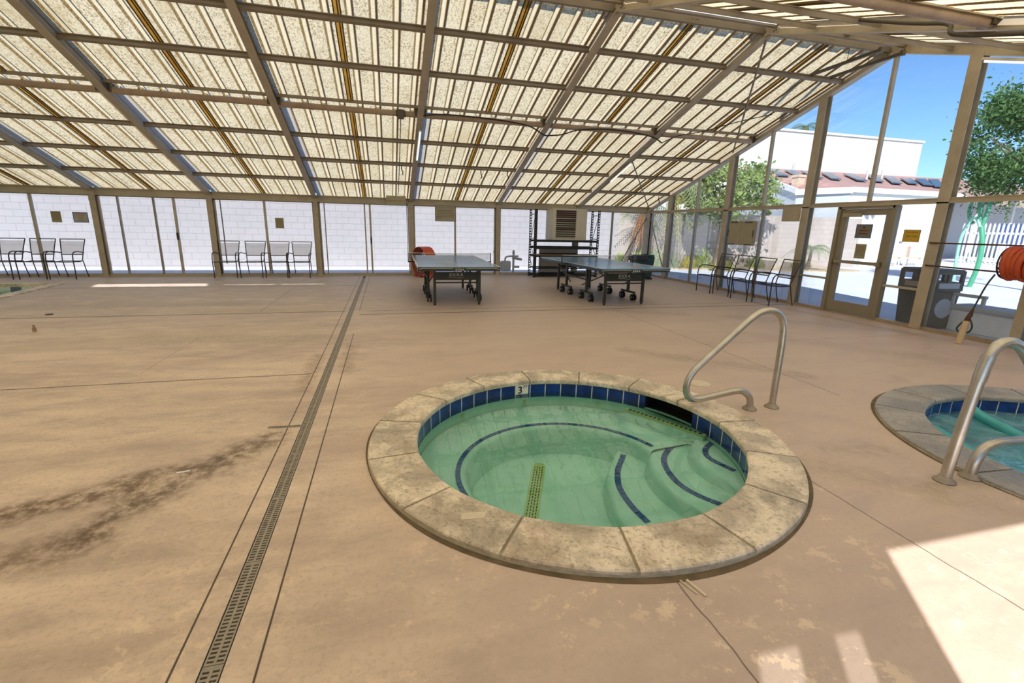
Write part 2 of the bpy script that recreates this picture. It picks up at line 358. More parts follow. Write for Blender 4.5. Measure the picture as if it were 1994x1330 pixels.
# ------------------------------------------------------------------ mesh helpers
class MB:
    def __init__(s): s.v = []; s.f = []; s.mi = []; s.sm = []
    def add(s, vs, fs, mi=0, sm=False):
        b = len(s.v); s.v += [tuple(v) for v in vs]
        for f in fs: s.f.append([b+i for i in f]); s.mi.append(mi); s.sm.append(sm)
        return s
    def box(s, x0, x1, y0, y1, z0, z1, mi=0):
        vs = [(x, y, z) for z in (z0, z1) for y in (y0, y1) for x in (x0, x1)]
        return s.add(vs, [(0, 2, 3, 1), (4, 5, 7, 6), (0, 1, 5, 4), (2, 6, 7, 3), (0, 4, 6, 2), (1, 3, 7, 5)], mi)
    def bar(s, a, b, w_, h_, up=(0, 0, 1), mi=0):
        a, b = Vector(a), Vector(b); d = (b-a).normalized(); u = Vector(up)
        r = d.cross(u)
        if r.length < 1e-4: r = d.cross(Vector((0, 1, 0)))
        r.normalize(); u = r.cross(d)
        vs = [p + r*(sx*w_/2) + u*(sz*h_/2) for p in (a, b) for sz in (-1, 1) for sx in (-1, 1)]
        return s.add(vs, [(0, 1, 3, 2), (4, 6, 7, 5), (0, 4, 5, 1), (2, 3, 7, 6), (0, 2, 6, 4), (1, 5, 7, 3)], mi)
    def tube(s, pts, r, seg=10, mi=0, cap=True, closed=False):
        P = [Vector(p) for p in pts]; n = len(P); rs = r if isinstance(r, (list, tuple)) else [r]*n
        T = []
        for i in range(n):
            if closed: d = P[(i+1) % n]-P[i-1]
            else: d = P[min(i+1, n-1)]-P[max(i-1, 0)]
            T.append(d.normalized())
        up = Vector((0, 0, 1)) if abs(T[0].z) < .9 else Vector((1, 0, 0))
        N = T[0].cross(up).normalized(); vs = []
        for i in range(n):
            N = (N - T[i]*N.dot(T[i])).normalized(); B = T[i].cross(N)
            for k in range(seg):
                a = 2*PI*k/seg; vs.append(P[i] + (N*math.cos(a)+B*math.sin(a))*rs[i])
        fs = []
        for i in range(n if closed else n-1):
            j = (i+1) % n
            for k in range(seg):
                k2 = (k+1) % seg; fs.append((i*seg+k, i*seg+k2, j*seg+k2, j*seg+k))
        s.add(vs, fs, mi, True)
        if cap and not closed:
            s.add(vs[:seg], [tuple(range(seg))[::-1]], mi); s.add(vs[-seg:], [tuple(range(seg))], mi)
        return s
    def cyl(s, a, b, r, seg=16, mi=0): return s.tube([a, b], r, seg, mi)
    def prism(s, poly, z0, z1, mi=0, top=None):
        n = len(poly); vs = [(x, y, z0) for x, y in poly]+[(x, y, z1) for x, y in poly]
        fs = [tuple(range(n))[::-1], tuple(range(n, 2*n))]+[(i, (i+1) % n, n+(i+1) % n, n+i) for i in range(n)]
        return s.add(vs, fs, mi)
    def quad(s, a, b, c, d, mi=0): return s.add([a, b, c, d], [(0, 1, 2, 3)], mi)
    def build(s, name, mats, parent=None, loc=None, bevel=0):
        me = bpy.data.meshes.new(name); me.from_pydata(s.v, [], s.f); me.update()
        for m in (mats if isinstance(mats, (list, tuple)) else [mats]): me.materials.append(M[m] if isinstance(m, str) else m)
        me.polygons.foreach_set('material_index', s.mi); me.polygons.foreach_set('use_smooth', s.sm)
        o = bpy.data.objects.new(name, me); C.objects.link(o)
        if parent: o.parent = parent
        if loc: o.location = loc
        if bevel:
            b = o.modifiers.new('bevel', 'BEVEL'); b.width = bevel; b.segments = 2; b.limit_method = 'ANGLE'
        return o

def tag(o, label=None, cat=None, group=None, kind=None):
    if label: o['label'] = label
    if cat: o['category'] = cat
    if group: o['group'] = group
    if kind: o['kind'] = kind
    return o
def thing(name, label, cat, loc=(0, 0, 0), rz=0, group=None):
    o = bpy.data.objects.new(name, None); C.objects.link(o); o.empty_display_size = .1
    o.location = loc; o.rotation_euler = (0, 0, rz); return tag(o, label, cat, group)
def struct(o): o['kind'] = 'structure'; return o
def sroot(name, loc=(0, 0, 0)):
    o = bpy.data.objects.new(name, None); C.objects.link(o); o.location = loc; return struct(o)
def copy_tree(o, parent=None):
    c = o.copy(); C.objects.link(c)
    if parent: c.parent = parent
    for ch in list(o.children): copy_tree(ch, c)
    return c
def dup(o, loc, rz=0, label=None):
    c = copy_tree(o); c.location = loc; c.rotation_euler = (0, 0, rz)
    if label: c['label'] = label
    return c
def smooth_path(pts, it=2, closed=False):
    P = [Vector(p) for p in pts]
    for _ in range(it):
        Q = [] if closed else [P[0]]
        n = len(P)
        for i in range(n if closed else n-1):
            a, b = P[i], P[(i+1) % n]
            Q += [a*.75+b*.25, a*.25+b*.75]
        if not closed: Q.append(P[-1])
        P = Q
    return P
def lettering(body, size, origin, ux, uz, mat, parent, name='lettering', depth=.0015, align='CENTER'):
    cu = bpy.data.curves.new(name, 'FONT'); cu.body = body; cu.size = size; cu.align_x = align; cu.extrude = depth; cu.resolution_u = 3
    tmp = bpy.data.objects.new('tmp', cu); C.objects.link(tmp)
    me = bpy.data.meshes.new_from_object(tmp); bpy.data.objects.remove(tmp)
    me.materials.clear(); me.materials.append(M[mat])
    ux, uz = Vector(ux).normalized(), Vector(uz).normalized(); nn = ux.cross(uz)
    o = bpy.data.objects.new(name, me); C.objects.link(o); o.parent = parent
    o.matrix_local = Matrix(((ux.x, uz.x, nn.x, origin[0]), (ux.y, uz.y, nn.y, origin[1]), (ux.z, uz.z, nn.z, origin[2]), (0, 0, 0, 1)))
    return o

# ------------------------------------------------------------------ main dimensions
FX = [-6.962+2.563*i for i in range(-2, 7)]        # portal frames; FX[8] is the glazed end wall
YF, YN, YR = 14.4, -.54, 6.93                      # far wall, near wall, ridge
XR = FX[8]; XL = FX[0]
SL = .32
def zr(y): return 4.45-SL*abs(y-YR)                # underside of the rafters
C1 = (1.32, 3.03); R1o, R1i = 1.495, 1.17
C2 = (5.12, 1.775); R2o, R2i = 1.545, 1.20

# ------------------------------------------------------------------ floor with its openings
def circ(c, r, n=90): return [(c[0]+r*math.cos(2*PI*i/n), c[1]+r*math.sin(2*PI*i/n)) for i in range(n)]
def floor_mesh(outer, holes, z, name, mat):
    vs = []; es = []
    for loop in [outer]+holes:
        b = len(vs); vs += [Vector(p) for p in loop]; es += [(b+i, b+(i+1) % len(loop)) for i in range(len(loop))]
    ov, oe, of, *_ = delaunay_2d_cdt(vs, es, [], 0, 1e-6)
    def inside(p, poly):
        r = False; n = len(poly)
        for i in range(n):
            (x0, y0), (x1, y1) = poly[i], poly[(i+1) % n]
            if (y0 > p[1]) != (y1 > p[1]) and p[0] < (x1-x0)*(p[1]-y0)/(y1-y0)+x0: r = not r
        return r
    mb = MB(); fs = []
    for f in of:
        c = sum((ov[i] for i in f), Vector((0, 0)))/len(f)
        if inside(c, outer) and not any(inside(c, h) for h in holes): fs.append(tuple(f))
    mb.add([(v.x, v.y, z) for v in ov], fs)
    for loop in holes+[outer]:
        n = len(loop)
        mb.add([(x, y, z) for x, y in loop]+[(x, y, z-.12) for x, y in loop], [(i, (i+1) % n, n+(i+1) % n, n+i) for i in range(n)])
    o = mb.build(name, mat)
    bm = bmesh.new(); bm.from_mesh(o.data); bmesh.ops.recalc_face_normals(bm, faces=bm.faces); bm.to_mesh(o.data); bm.free()
    return struct(o)
TX0, TX1 = -.674, -.598
pool_poly = [(-11.6, 3.0), (-6.82, 3.0), (-6.82, 10.6), (-7.06, 12.9), (-11.6, 13.0)]
side = [(-.905, 3.57), (TX0-.002, 3.555), (TX0-.002, 3.60), (-.905, 3.615)]
floor_mesh([(XL-.1, YN-.1), (XR+.12, YN-.1), (XR+.12, YF+.12), (XL-.1, YF+.12)],
           [circ(C1, R1o-.01), circ(C2, R2o-.01), pool_poly, [(TX0, .3), (TX1, .3), (TX1, 14.2), (TX0, 14.2)], side], 0, 'floor', 'deck')

# ------------------------------------------------------------------ trench drain grates
ch = MB(); ch.box(TX0+.001, TX1-.001, .3, 14.2, -.075, -.07); ch.box(TX0, TX0+.004, .3, 14.2, -.075, -.001); ch.box(TX1-.004, TX1, .3, 14.2, -.075, -.001)
ch.box(-.90, TX0, 3.562, 3.61, -.06, -.055)
tag(struct(ch.build('drain_channel', 'channel')))
gm = MB(); SEG = .531; gw = TX1-TX0-.010
def grate_mesh(gm, w_, L, npit, rows):
    rail = .006 if rows == 2 else .004
    gm.box(-w_/2, -w_/2+rail, 0, L, -.018, -.001); gm.box(w_/2-rail, w_/2, 0, L, -.018, -.001)
    gm.box(-w_/2, w_/2, 0, .010, -.018, -.0015); gm.box(-w_/2, w_/2, L-.010, L, -.018, -.0015)
    if rows == 2: gm.box(-.005, .005, 0, L, -.018, -.0012)
    p = (L-.02)/npit
    for i in range(npit): gm.box(-w_/2+rail*.5, w_/2-rail*.5, .010+i*p+p*.48, .010+(i+1)*p, -.016, -.002)
grate_mesh(gm, gw, SEG-.003, 27, 2)
g0 = gm.build('drain_grate', 'grate', loc=((TX0+TX1)/2, 2.056-2*SEG, 0))
tag(g0, 'straight slotted beige grate section in the long narrow floor drain', 'drain grate', 'grate sections of the long floor drain')
for k in range(-1, 22):
    o = g0.copy(); C.objects.link(o); o.location = ((TX0+TX1)/2, 2.056+k*SEG, 0)
gm = MB(); grate_mesh(gm, .036, .222, 17, 1)
o = gm.build('drain_grate', 'grate', loc=(TX0-.004, 3.579, 0)); o.rotation_euler = (0, 0, PI/2-.05)
tag(o, 'short side grate stub branching left off the long floor drain by the brown stain', 'drain grate')

# ------------------------------------------------------------------ spas
def ring_wall(mb, r, z0, z1, mi=0, n=96):
    vs = [(r*math.cos(2*PI*i/n), r*math.sin(2*PI*i/n), z) for z in (z0, z1) for i in range(n)]
    mb.add(vs, [(i, n+i, n+(i+1) % n, (i+1) % n) for i in range(n)], mi, True)
def disc(mb, r, z, mi=0, n=96): mb.add([(r*math.cos(2*PI*i/n), r*math.sin(2*PI*i/n), z) for i in range(n)], [tuple(range(n))], mi)
def coping(root, ro, ri, n, a0, mat, zt=.035):
    step = 2*PI/n
    for k in range(n):
        a, b = a0+k*step+.006, a0+(k+1)*step-.006; mb = MB(); S = 8
        prof = [(ro, -.02), (ro, zt-.008), (ro-.008, zt), (ri+.015, zt), (ri+.003, zt-.008), (ri, zt-.02), (ri+.004, -.012), (ri+.02, -.02)]
        mid = (a+b)/2; vs = []
        for i in range(S+1):
            t = a+(b-a)*i/S
            for (r, z) in prof:
                # the inner edge of each stone is cut a little straighter than the circle
                rr = r*(1-(.25 if r < (ro+ri)/2 else .1)*(1-math.cos((b-a)/2)/math.cos(t-mid)))
                vs.append((rr*math.cos(t), rr*math.sin(t), z))
        m = len(prof); fs = []
        for i in range(S):
            for j in range(m): j2 = (j+1) % m; fs.append((i*m+j, (i+1)*m+j, (i+1)*m+j2, i*m+j2))
        fs += [tuple(range(m)), tuple(range(S*m, S*m+m))[::-1]]
        mb.add(vs, fs); mb.build('coping_stone', mat, root)
    mb = MB()      # mortar bed seen in the joints and round the rim
    n2 = 120; vs = []
    for i in range(n2):
        t = 2*PI*i/n2
        for r, z in ((ro+.012, -.02), (ro-.006, zt-.012), (ri+.012, zt-.012), (ri+.012, -.02)): vs.append((r*math.cos(t), r*math.sin(t), z))
    mb.add(vs, [(i*4+j, ((i+1) % n2)*4+j, ((i+1) % n2)*4+(j+1) % 4, i*4+(j+1) % 4) for i in range(n2) for j in range(4)])
    mb.build('mortar_bed', 'mortar', root)
    mb = MB(); vs = []
    for i in range(n2):
        t = 2*PI*i/n2; wd = .016+.008*math.sin(3*t+1)+.006*math.sin(7*t)+(.012 if math.sin(t) < 0 else 0)*abs(math.sin(t))
        for r, z in ((ro-.004, .0015), (ro+.004+max(.004, wd), .0015)): vs.append((r*math.cos(t), r*math.sin(t), z))
    mb.add(vs, [(i*2, i*2+1, ((i+1) % n2)*2+1, ((i+1) % n2)*2) for i in range(n2)]); mb.build('rim_gap', 'gap', root)

WZ = -.105
spa = thing('hot_tub', 'round green-water hot tub with mottled tan coping, marked 3 FT, in mid-floor', 'hot tub', (C1[0], C1[1], 0))
mb = MB(); ring_wall(mb, R1i+.02, -.62, -.13); disc(mb, R1i+.05, -.50); mb.build('basin', 'plaster', spa)
RT = R1i+.012
SK0, SK1 = math.radians(10.5), math.radians(34)
mb = MB()
n = 240
for i in range(n):
    a, b = 2*PI*i/n, 2*PI*(i+1)/n
    if SK0 < (a+b)/2 < SK1: continue
    mb.add([(RT*math.cos(a), RT*math.sin(a), -.15), (RT*math.cos(b), RT*math.sin(b), -.15), (RT*math.cos(b), RT*math.sin(b), -.012), (RT*math.cos(a), RT*math.sin(a), -.012)], [(0, 3, 2, 1)], 0)
mb.build('waterline_tile', 'tile1', spa)
mb = MB()         # skimmer mouth
def P(r, a, z): return (r*math.cos(a), r*math.sin(a), z)
for a in (SK0, SK1): mb.quad(P(RT, a, -.15), P(RT+.22, a, -.15), P(RT+.22, a, -.015), P(RT, a, -.015))
mb.quad(P(RT, SK0, -.15), P(RT, SK1, -.15), P(RT+.22, SK1, -.15), P(RT+.22, SK0, -.15)); mb.quad(P(RT+.22, SK0, -.15), P(RT+.22, SK1, -.15), P(RT+.22, SK1, -.015), P(RT+.22, SK0, -.015))
mb.build('skimmer_mouth', 'channel', spa)
coping(spa, R1o, R1i, 15, math.radians(90.5), 'coping')
# depth marker
am = math.radians(94.2); r_ = RT-.004
mk = bpy.data.objects.new('depth_marker', None)
u_ = Vector((math.sin(am), -math.cos(am), 0)); cen = Vector(P(r_, am, 0))
mb = MB(); p0, p1 = cen-u_*.066, cen+u_*.066; nn_ = Vector((-math.cos(am), -math.sin(am), 0))
mb.add([(p0.x, p0.y, -.112), (p1.x, p1.y, -.112), (p1.x, p1.y, -.014), (p0.x, p0.y, -.014)]+[tuple(Vector(q)+nn_*.003) for q in ((p0.x, p0.y, -.112), (p1.x, p1.y, -.112), (p1.x, p1.y, -.014), (p0.x, p0.y, -.014))],
       [(4, 5, 6, 7), (0, 1, 5, 4), (1, 2, 6, 5), (2, 3, 7, 6), (3, 0, 4, 7)])
dm = mb.build('depth_marker', 'white', spa); dm['label'] = 'white tile reading 3 FT'
q = cen-u_*.022+nn_*.0045
def bold(o, e=.0022):
    return o
lt = lettering('3', .102, (q.x, q.y, -.100), u_, (0, 0, 1), 'dark', dm); 
lt2 = lettering('3', .102, (q.x+u_.x*.004, q.y+u_.y*.004, -.099), u_, (0, 0, 1), 'dark', dm)
q = cen+u_*.034+nn_*.0045
lettering('FT', .040, (q.x, q.y, -.050), u_, (0, 0, 1), 'dark', dm)
# water
mb = MB(); disc(mb, RT-.002, WZ); mb.build('water', 'water1', spa)
# bench and steps (seen through the water)
def arc(cx, cy, r, a0, a1, n=40): return [(cx+r*math.cos(math.radians(a0+(a1-a0)*i/n)), cy+r*math.sin(math.radians(a0+(a1-a0)*i/n))) for i in range(n+1)]
def loc1(p): return (p[0]-C1[0], p[1]-C1[1])
def band_mesh(inner, z, ztop_in, mat, name):
    # shelf between an inner polyline and the wall, with a rounded nose and a sloped riser
    outer = []
    for x, y in inner:
        a = math.atan2(y, x); outer.append((R1i*1.012*math.cos(a), R1i*1.012*math.sin(a)))
    mb = MB(); n = len(inner); rows = []
    for dr, dz in ((None, 0), (.05, 0), (.02, -.006), (0, -.03), (-.03, ztop_in)):
        row = []
        for i, (x, y) in enumerate(inner):
            if dr is None: row.append((*outer[i], z)); continue
            r = math.hypot(x, y); ox, oy = outer[i]; L = max(1e-3, math.hypot(ox-x, oy-y)); k = dr/L
            if dr < 0: k = dr/max(L, .2)
            row.append((x+(ox-x)*min(k, .9), y+(oy-y)*min(k, .9), z+dz))
        rows.append(row)
    vs = [p for r in rows for p in r]
    mb.add(vs, [(j*n+i, j*n+i+1, (j+1)*n+i+1, (j+1)*n+i) for j in range(len(rows)-1) for i in range(n-1)], 0, True)
    for i, j in ((0, 1), (n-1, n-2)):
        a, b = vs[i], vs[3*n+i]; mb.add([a, b, (b[0], b[1], -.52), (a[0], a[1], -.52)], [(0, 1, 2, 3)])
    return mb.build(name, mat, spa)
def tile_strip(path, z, w_, pitch, name='step_edge_tiles'):
    P_ = [Vector((x, y, 0)) for x, y in path]; mb = MB(); acc = 0; d = [0]
    for i in range(1, len(P_)): d.append(d[-1]+(P_[i]-P_[i-1]).length)
    def at(s):
        for i in range(1, len(d)):
            if s <= d[i]: t = (s-d[i-1])/(d[i]-d[i-1]); return P_[i-1].lerp(P_[i], t)
        return P_[-1]
    s = 0
    while s+pitch < d[-1]:
        a, b = at(s+.002), at(s+pitch-.002); t = (b-a).normalized(); n_ = Vector((-t.y, t.x, 0))*w_/2
        mb.add([(p.x, p.y, zz) for zz in (z, z+.004) for p in (a-n_, b-n_, b+n_, a+n_)], [(4, 5, 6, 7), (0, 1, 5, 4), (1, 2, 6, 5), (2, 3, 7, 6), (3, 0, 4, 7)]); s += pitch
    return mb.build(name, 'trimtile', spa)
bc = loc1((1.26, 2.94))
band_mesh(arc(bc[0], bc[1], .775, 12, 222, 84), -.25, -.25, 'plaster', 'bench')
tile_strip(arc(bc[0], bc[1], .835, 15, 196, 90), -.249, .036, .055, 'bench_edge_tiles')
def pl(pts, it=3): return [(p.x, p.y) for p in smooth_path([(x-C1[0], y-C1[1], 0) for x, y in pts], it)]
s1e = pl([(2.02, 3.56), (1.84, 3.36), (1.62, 3.07), (1.50, 2.80), (1.43, 2.55), (1.42, 2.30), (1.45, 2.05), (1.55, 1.86)])
s2e = pl([(2.35, 3.62), (2.25, 3.38), (2.08, 3.17), (1.93, 3.0), (1.85, 2.79), (1.84, 2.56), (1.88, 2.36), (1.95, 2.15), (2.05, 1.99)])
s3e = pl([(2.52, 3.20), (2.38, 3.08), (2.26, 2.93), (2.20, 2.76), (2.20, 2.60), (2.24, 2.44), (2.30, 2.28), (2.36, 2.2)])
band_mesh(s1e, -.38, -.14, 'plaster', 'step'); band_mesh(s2e, -.27, -.12, 'plaster', 'step'); band_mesh(s3e, -.19, -.09, 'plaster', 'step')
tile_strip(pl([(1.89, 3.3), (1.72, 3.08), (1.645, 2.93), (1.60, 2.81), (1.575, 2.58), (1.60, 2.36)]), -.379, .045, .058)
tile_strip(pl([(2.42, 3.27), (2.2, 3.12), (2.07, 3.0), (1.99, 2.84), (1.95, 2.62), (2.0, 2.44), (2.12, 2.28)]), -.269, .045, .058)
tile_strip(pl([(2.53, 3.01), (2.39, 2.93), (2.32, 2.82), (2.32, 2.74), (2.35, 2.65), (2.39, 2.53)]), -.189, .042, .055)
def slot_cover(a, b, w_, z, parent, mat='pooldrain', foot=0):
    a, b = Vector((*a, z)), Vector((*b, z)); t = (b-a).normalized(); n_ = Vector((-t.y, t.x, 0)); mb = MB(); L = (b-a).length
    poly = []
    for i in range(9): an = PI/2+PI*i/8; poly.append(a+(t*math.cos(an)+n_*math.sin(an))*w_/2)
    for i in range(9): an = -PI/2+PI*i/8; poly.append(b+(t*math.cos(an)+n_*math.sin(an))*w_/2)
    mb.prism([(p.x, p.y) for p in poly], z-foot, z+.008, 0)
    k = 0; s = .01
    while s < L-.03:
        for r in (-.3, -.1, .1, .3):
            o_ = .5 if round(r*10) % 4 == 1 else 0
            c = a+t*(s+o_*.02)+n_*(r*w_)
            mb.bar(c+Vector((0, 0, .0086)), c+t*.026+Vector((0, 0, .0086)), .007, .002, (0, 0, 1), 1)
        s += .042
    return mb.build('drain_cover', [mat, 'channel'], parent)
slot_cover(loc1((1.19, 3.47)), loc1((.80, 2.52)), .105, -.50, spa)
slot_cover(loc1((2.12, 3.70)), loc1((2.47, 3.06)), .045, -.145, spa, foot=.008)
mb = MB(); la, lb = Vector((*loc1((2.125, 3.725)), -.205)), Vector((*loc1((2.49, 3.06)), -.205)); mb.bar(la, lb, .075, .100); mb.build('cover_ledge', 'plaster', spa)
for p in ((.62, 3.97), (1.27, 4.22), (1.95, 3.99)):
    x, y = loc1(p); a = math.atan2(y, x); mb = MB(); r0 = R1i+.018
    mb.tube([(r0*math.cos(a), r0*math.sin(a), -.19), ((r0-.015)*math.cos(a), (r0-.015)*math.sin(a), -.19)], .018, 12); mb.build('jet_nozzle', 'pooldrain', spa)
mb = MB(); mb.prism([loc1(p) for p in ((.315, 2.105), (.435, 2.095), (.452, 2.145), (.325, 2.162))], .035, .0365)
o = mb.build('anti_slip_patch', 'cap', spa); o['label'] = 'small worn whitish patch on a coping stone'

spa2 = thing('hot_tub', 'blue-water hot tub with slate grey coping at the right edge of the view', 'hot tub', (C2[0], C2[1], 0))
mb = MB(); ring_wall(mb, R2i+.02, -.62, -.13); disc(mb, R2i+.05, -.50); mb.build('basin', 'plaster_blue', spa2)
mb = MB(); ring_wall(mb, R2i+.012, -.15, -.012); mb.build('waterline_tile', 'tile2', spa2)
coping(spa2, R2o, R2i, 15, math.radians(80), 'coping_grey', .03)
mb = MB(); N = 60; Rw = R2i+.008; vs = [(0, 0, -.115)]; fs = []
for j in range(1, N//2+1):
    r = Rw*j/(N//2)
    for i in range(N):
        a = 2*PI*i/N; x, y = r*math.cos(a), r*math.sin(a)
        vs.append((x, y, -.115+.009*math.sin(9*x+4*math.sin(3*y))+.007*math.sin(13*y+3*x)))
for i in range(N): fs.append((0, 1+i, 1+(i+1) % N))
for j in range(N//2-1):
    for i in range(N): fs.append((1+j*N+i, 1+(j+1)*N+i, 1+(j+1)*N+(i+1) % N, 1+j*N+(i+1) % N))
mb.add(vs, fs, 0, True); mb.build('water', 'water2', spa2)
def floattube(pts, lab):
    mb = MB(); P_ = smooth_path([(x, y, -.085+dz) for x, y, dz in pts], 2); mb.tube(P_, .042, 14)
    return tag(mb.build('foam_tube', 'teal'), lab, 'foam tube')
floattube([(4.36, 2.62, .01), (4.24, 2.36, 0), (4.13, 2.1, 0), (4.02, 1.75, 0), (3.98, 1.5, 0)], 'long teal foam tube floating along the near left side of the blue hot tub')
floattube([(5.22, 2.90, .03), (5.14, 2.75, 0), (5.06, 2.58, 0), (4.98, 2.40, -.005), (4.93, 2.25, -.01)], 'teal foam tube floating at the far side of the blue hot tub, behind the handrail')

# big pool in the far left
big = thing('swimming_pool', 'corner of the large green-water swimming pool at the far left', 'swimming pool', (0, 0, 0))
def inset(poly, d):
    out = []; n = len(poly)
    for i in range(n):
        p0, p1, p2 = Vector(poly[i-1]), Vector(poly[i]), Vector(poly[(i+1) % n])
        e1 = (p1-p0).normalized(); e2 = (p2-p1).normalized(); n1 = Vector((-e1.y, e1.x)); n2 = Vector((-e2.y, e2.x))
        b = (n1+n2).normalized(); out.append(tuple(p1+b*(d/max(.3, b.dot(n1)))))
    return out
pin = inset(pool_poly, .22); n = len(pool_poly)
mb = MB()
for z0, z1 in ((.02, -.05),):
    mb.add([(x, y, z0) for x, y in pool_poly]+[(x, y, z0) for x, y in pin]+[(x, y, z1) for x, y in pin]+[(x, y, 0) for x, y in pool_poly],
           [(i, (i+1) % n, n+(i+1) % n, n+i) for i in range(n)]+[(n+i, n+(i+1) % n, 2*n+(i+1) % n, 2*n+i) for i in range(n)]+[(3*n+i, 3*n+(i+1) % n, (i+1) % n, i) for i in range(n)])
mb.build('coping', 'coping', big)
def pooltile():
    t = NT('white_blue_pool_tile'); o = t.sep()
    ck = t.n('ShaderNodeTexChecker'); ck.inputs['Scale'].default_value = 5; t.set(ck.inputs['Vector'], t.map((1, 1, .01)))
    return t.done(t.bsdf(t.mix(ck.outputs['Fac'], (.10, .16, .22), (.6, .68, .66)), .3))
M['pooltile'] = pooltile()
mb = MB(); mb.add([(x, y, -.05) for x, y in pin]+[(x, y, -.2) for x, y in pin], [(i, (i+1) % n, n+(i+1) % n, n+i) for i in range(n)]); mb.build('waterline_tile', 'pooltile', big)
mb = MB(); mb.add([(x, y, -.2) for x, y in pin]+[(x, y, -.9) for x, y in pin], [(i, (i+1) % n, n+(i+1) % n, n+i) for i in range(n)]+[tuple(range(n, 2*n))]); mb.build('basin', 'plaster', big)
mb = MB(); mb.add([(x, y, -.13) for x, y in pin], [tuple(range(n))]); mb.build('water', 'water3', big)

# ------------------------------------------------------------------ handrails
def handrail(label, pts, feet, loc, rz=0, sleeve=None, tr=.028):
    root = thing('handrail', label, 'handrail', loc, rz, 'hot tub handrails')
    mb = MB(); mb.tube(smooth_path(pts, 3), tr, 18); mb.build('rail_tube', 'steel', root)
    for x in feet:
        mb = MB(); n = 24
        prof = [(.026, .035), (.036, .033), (.040, .014), (.058, .010), (.060, 0), (.02, 0)]
        vs = [(x+r*math.cos(2*PI*i/n), r*math.sin(2*PI*i/n), z) for r, z in prof for i in range(n)]
        mb.add(vs, [(j*n+i, j*n+(i+1) % n, (j+1)*n+(i+1) % n, (j+1)*n+i) for j in range(len(prof)-1) for i in range(n)], 0, True); mb.build('base_flange', 'flange', root)
    if sleeve:
        mb = MB(); mb.tube(sleeve, tr+.004, 18); mb.build('grip_sleeve', 'steel', root)
    return root
# local: +x from the pool side foot (0) to the outer post
handrail('stainless handrail leaning over the right side of the green 3 FT hot tub',
         [(0, 0, 0), (0, 0, .06), (-.02, 0, .12), (-.10, 0, .178), (-.20, 0, .178), (-.40, 0, .145), (-.54, 0, .125), (-.63, 0, .15), (-.665, 0, .24), (-.63, 0, .36), (-.50, 0, .475), (-.24, 0, .70), (-.10, 0, .82), (.0, 0, .87), (.13, 0, .86), (.215, 0, .77), (.232, 0, .62), (.232, 0, .3), (.232, 0, 0)],
         [0, .232], (2.994, 3.175, 0))
handrail('stainless handrail with grip sleeve beside the blue hot tub at the right edge',
         [(0, 0, 0), (0, 0, .06), (-.01, 0, .13), (-.06, 0, .20), (-.16, 0, .225), (-.35, 0, .215), (-.52, 0, .215), (-.62, 0, .26), (-.64, 0, .36), (-.56, 0, .46), (-.42, 0, .60), (-.22, 0, .78), (-.11, 0, .87), (0, 0, .90), (.09, 0, .875), (.14, 0, .78), (.165, 0, .62), (.20, 0, .3), (.222, 0, 0)],
         [0, .222], (3.562, 1.885, 0), PI, [(.158, 0, .66), (.145, 0, .74), (.125, 0, .81)], .031)
mb = MB(); mb.tube([(0, 0, 0), (0, 0, .006)], .105, 40); mb.tube([(0, 0, .006), (0, 0, .0065)], .016, 12)
tag(mb.build('access_cover', 'cap', loc=(2.99, 3.86, 0)), 'round bone-white lid set in the deck behind the green hot tub handrail', 'lid')

# ------------------------------------------------------------------ portal frames
def hsec(mb, a, b, w_, d, up, t=.012, tw=.008):
    """H-section bar: flanges of width w_, depth d measured along up; a-b is the inner flange line."""
    a, b, u = Vector(a), Vector(b), Vector(up).normalized()
    mb.bar(a+u*t/2, b+u*t/2, w_, t, u); mb.bar(a+u*(d-t/2), b+u*(d-t/2), w_, t, u); mb.bar(a+u*d/2, b+u*d/2, tw, d-2*t, u)
ang = math.atan(SL); upn = Vector((0, math.sin(ang), math.cos(ang)))
def rafter_mb(x, y0, y1, w_=.12, d=.20):
    mb = MB(); sgn = 1 if (y0+y1)/2 > YR else -1
    hsec(mb, (x, y0, zr(y0)), (x, y1, zr(y1)), w_, d, (0, sgn*math.sin(ang), math.cos(ang)), .014, .010); return mb
for i, x in enumerate(FX):
    last = i == 8
    root = sroot('portal_frame', (x, 0, 0))
    w_ = .14 if last else .12
    rafter_mb(0, YR, 14.36, w_).build('rafter', 'frame', root); rafter_mb(0, YN+.1, YR, w_).build('rafter', 'frame', root)
    if not last:
        mb = MB(); hsec(mb, (0, 14.28, 0), (0, 14.28, 2.12), .125, .17, (0, 1, 0), .014, .012); mb.box(-.07, .07, 14.27, 14.46, 0, .012); mb.build('column', 'frame', root)
        mb = MB(); hsec(mb, (0, YN+.12, 0), (0, YN+.12, 2.12), .125, -.17, (0, 1, 0), .014, .012); mb.build('column', 'frame', root)
    mb = MB()      # eave plate with bolts, knee plate at the ridge
    mb.box(-.062, .062, 14.262, 14.279, 1.86, 2.04)
    for a in (-.03, .03):
        for z in (1.9, 1.95, 2.0): mb.tube([(a, 14.262, z), (a, 14.252, z)], .008, 8, 1)
    mb.build('eave_plate', ['frame', 'bolt'], root)
    mb = MB(); mb.box(-.012, .012, YR-.20, YR+.20, 4.43, 4.64)
    for a in (-.14, -.09, .09, .14):
        for z in (4.47, 4.52): mb.tube([(-.02, YR+a, z), (-.013, YR+a, z)], .010, 8, 1)
    mb.build('ridge_plate', ['frame', 'bolt'], root)

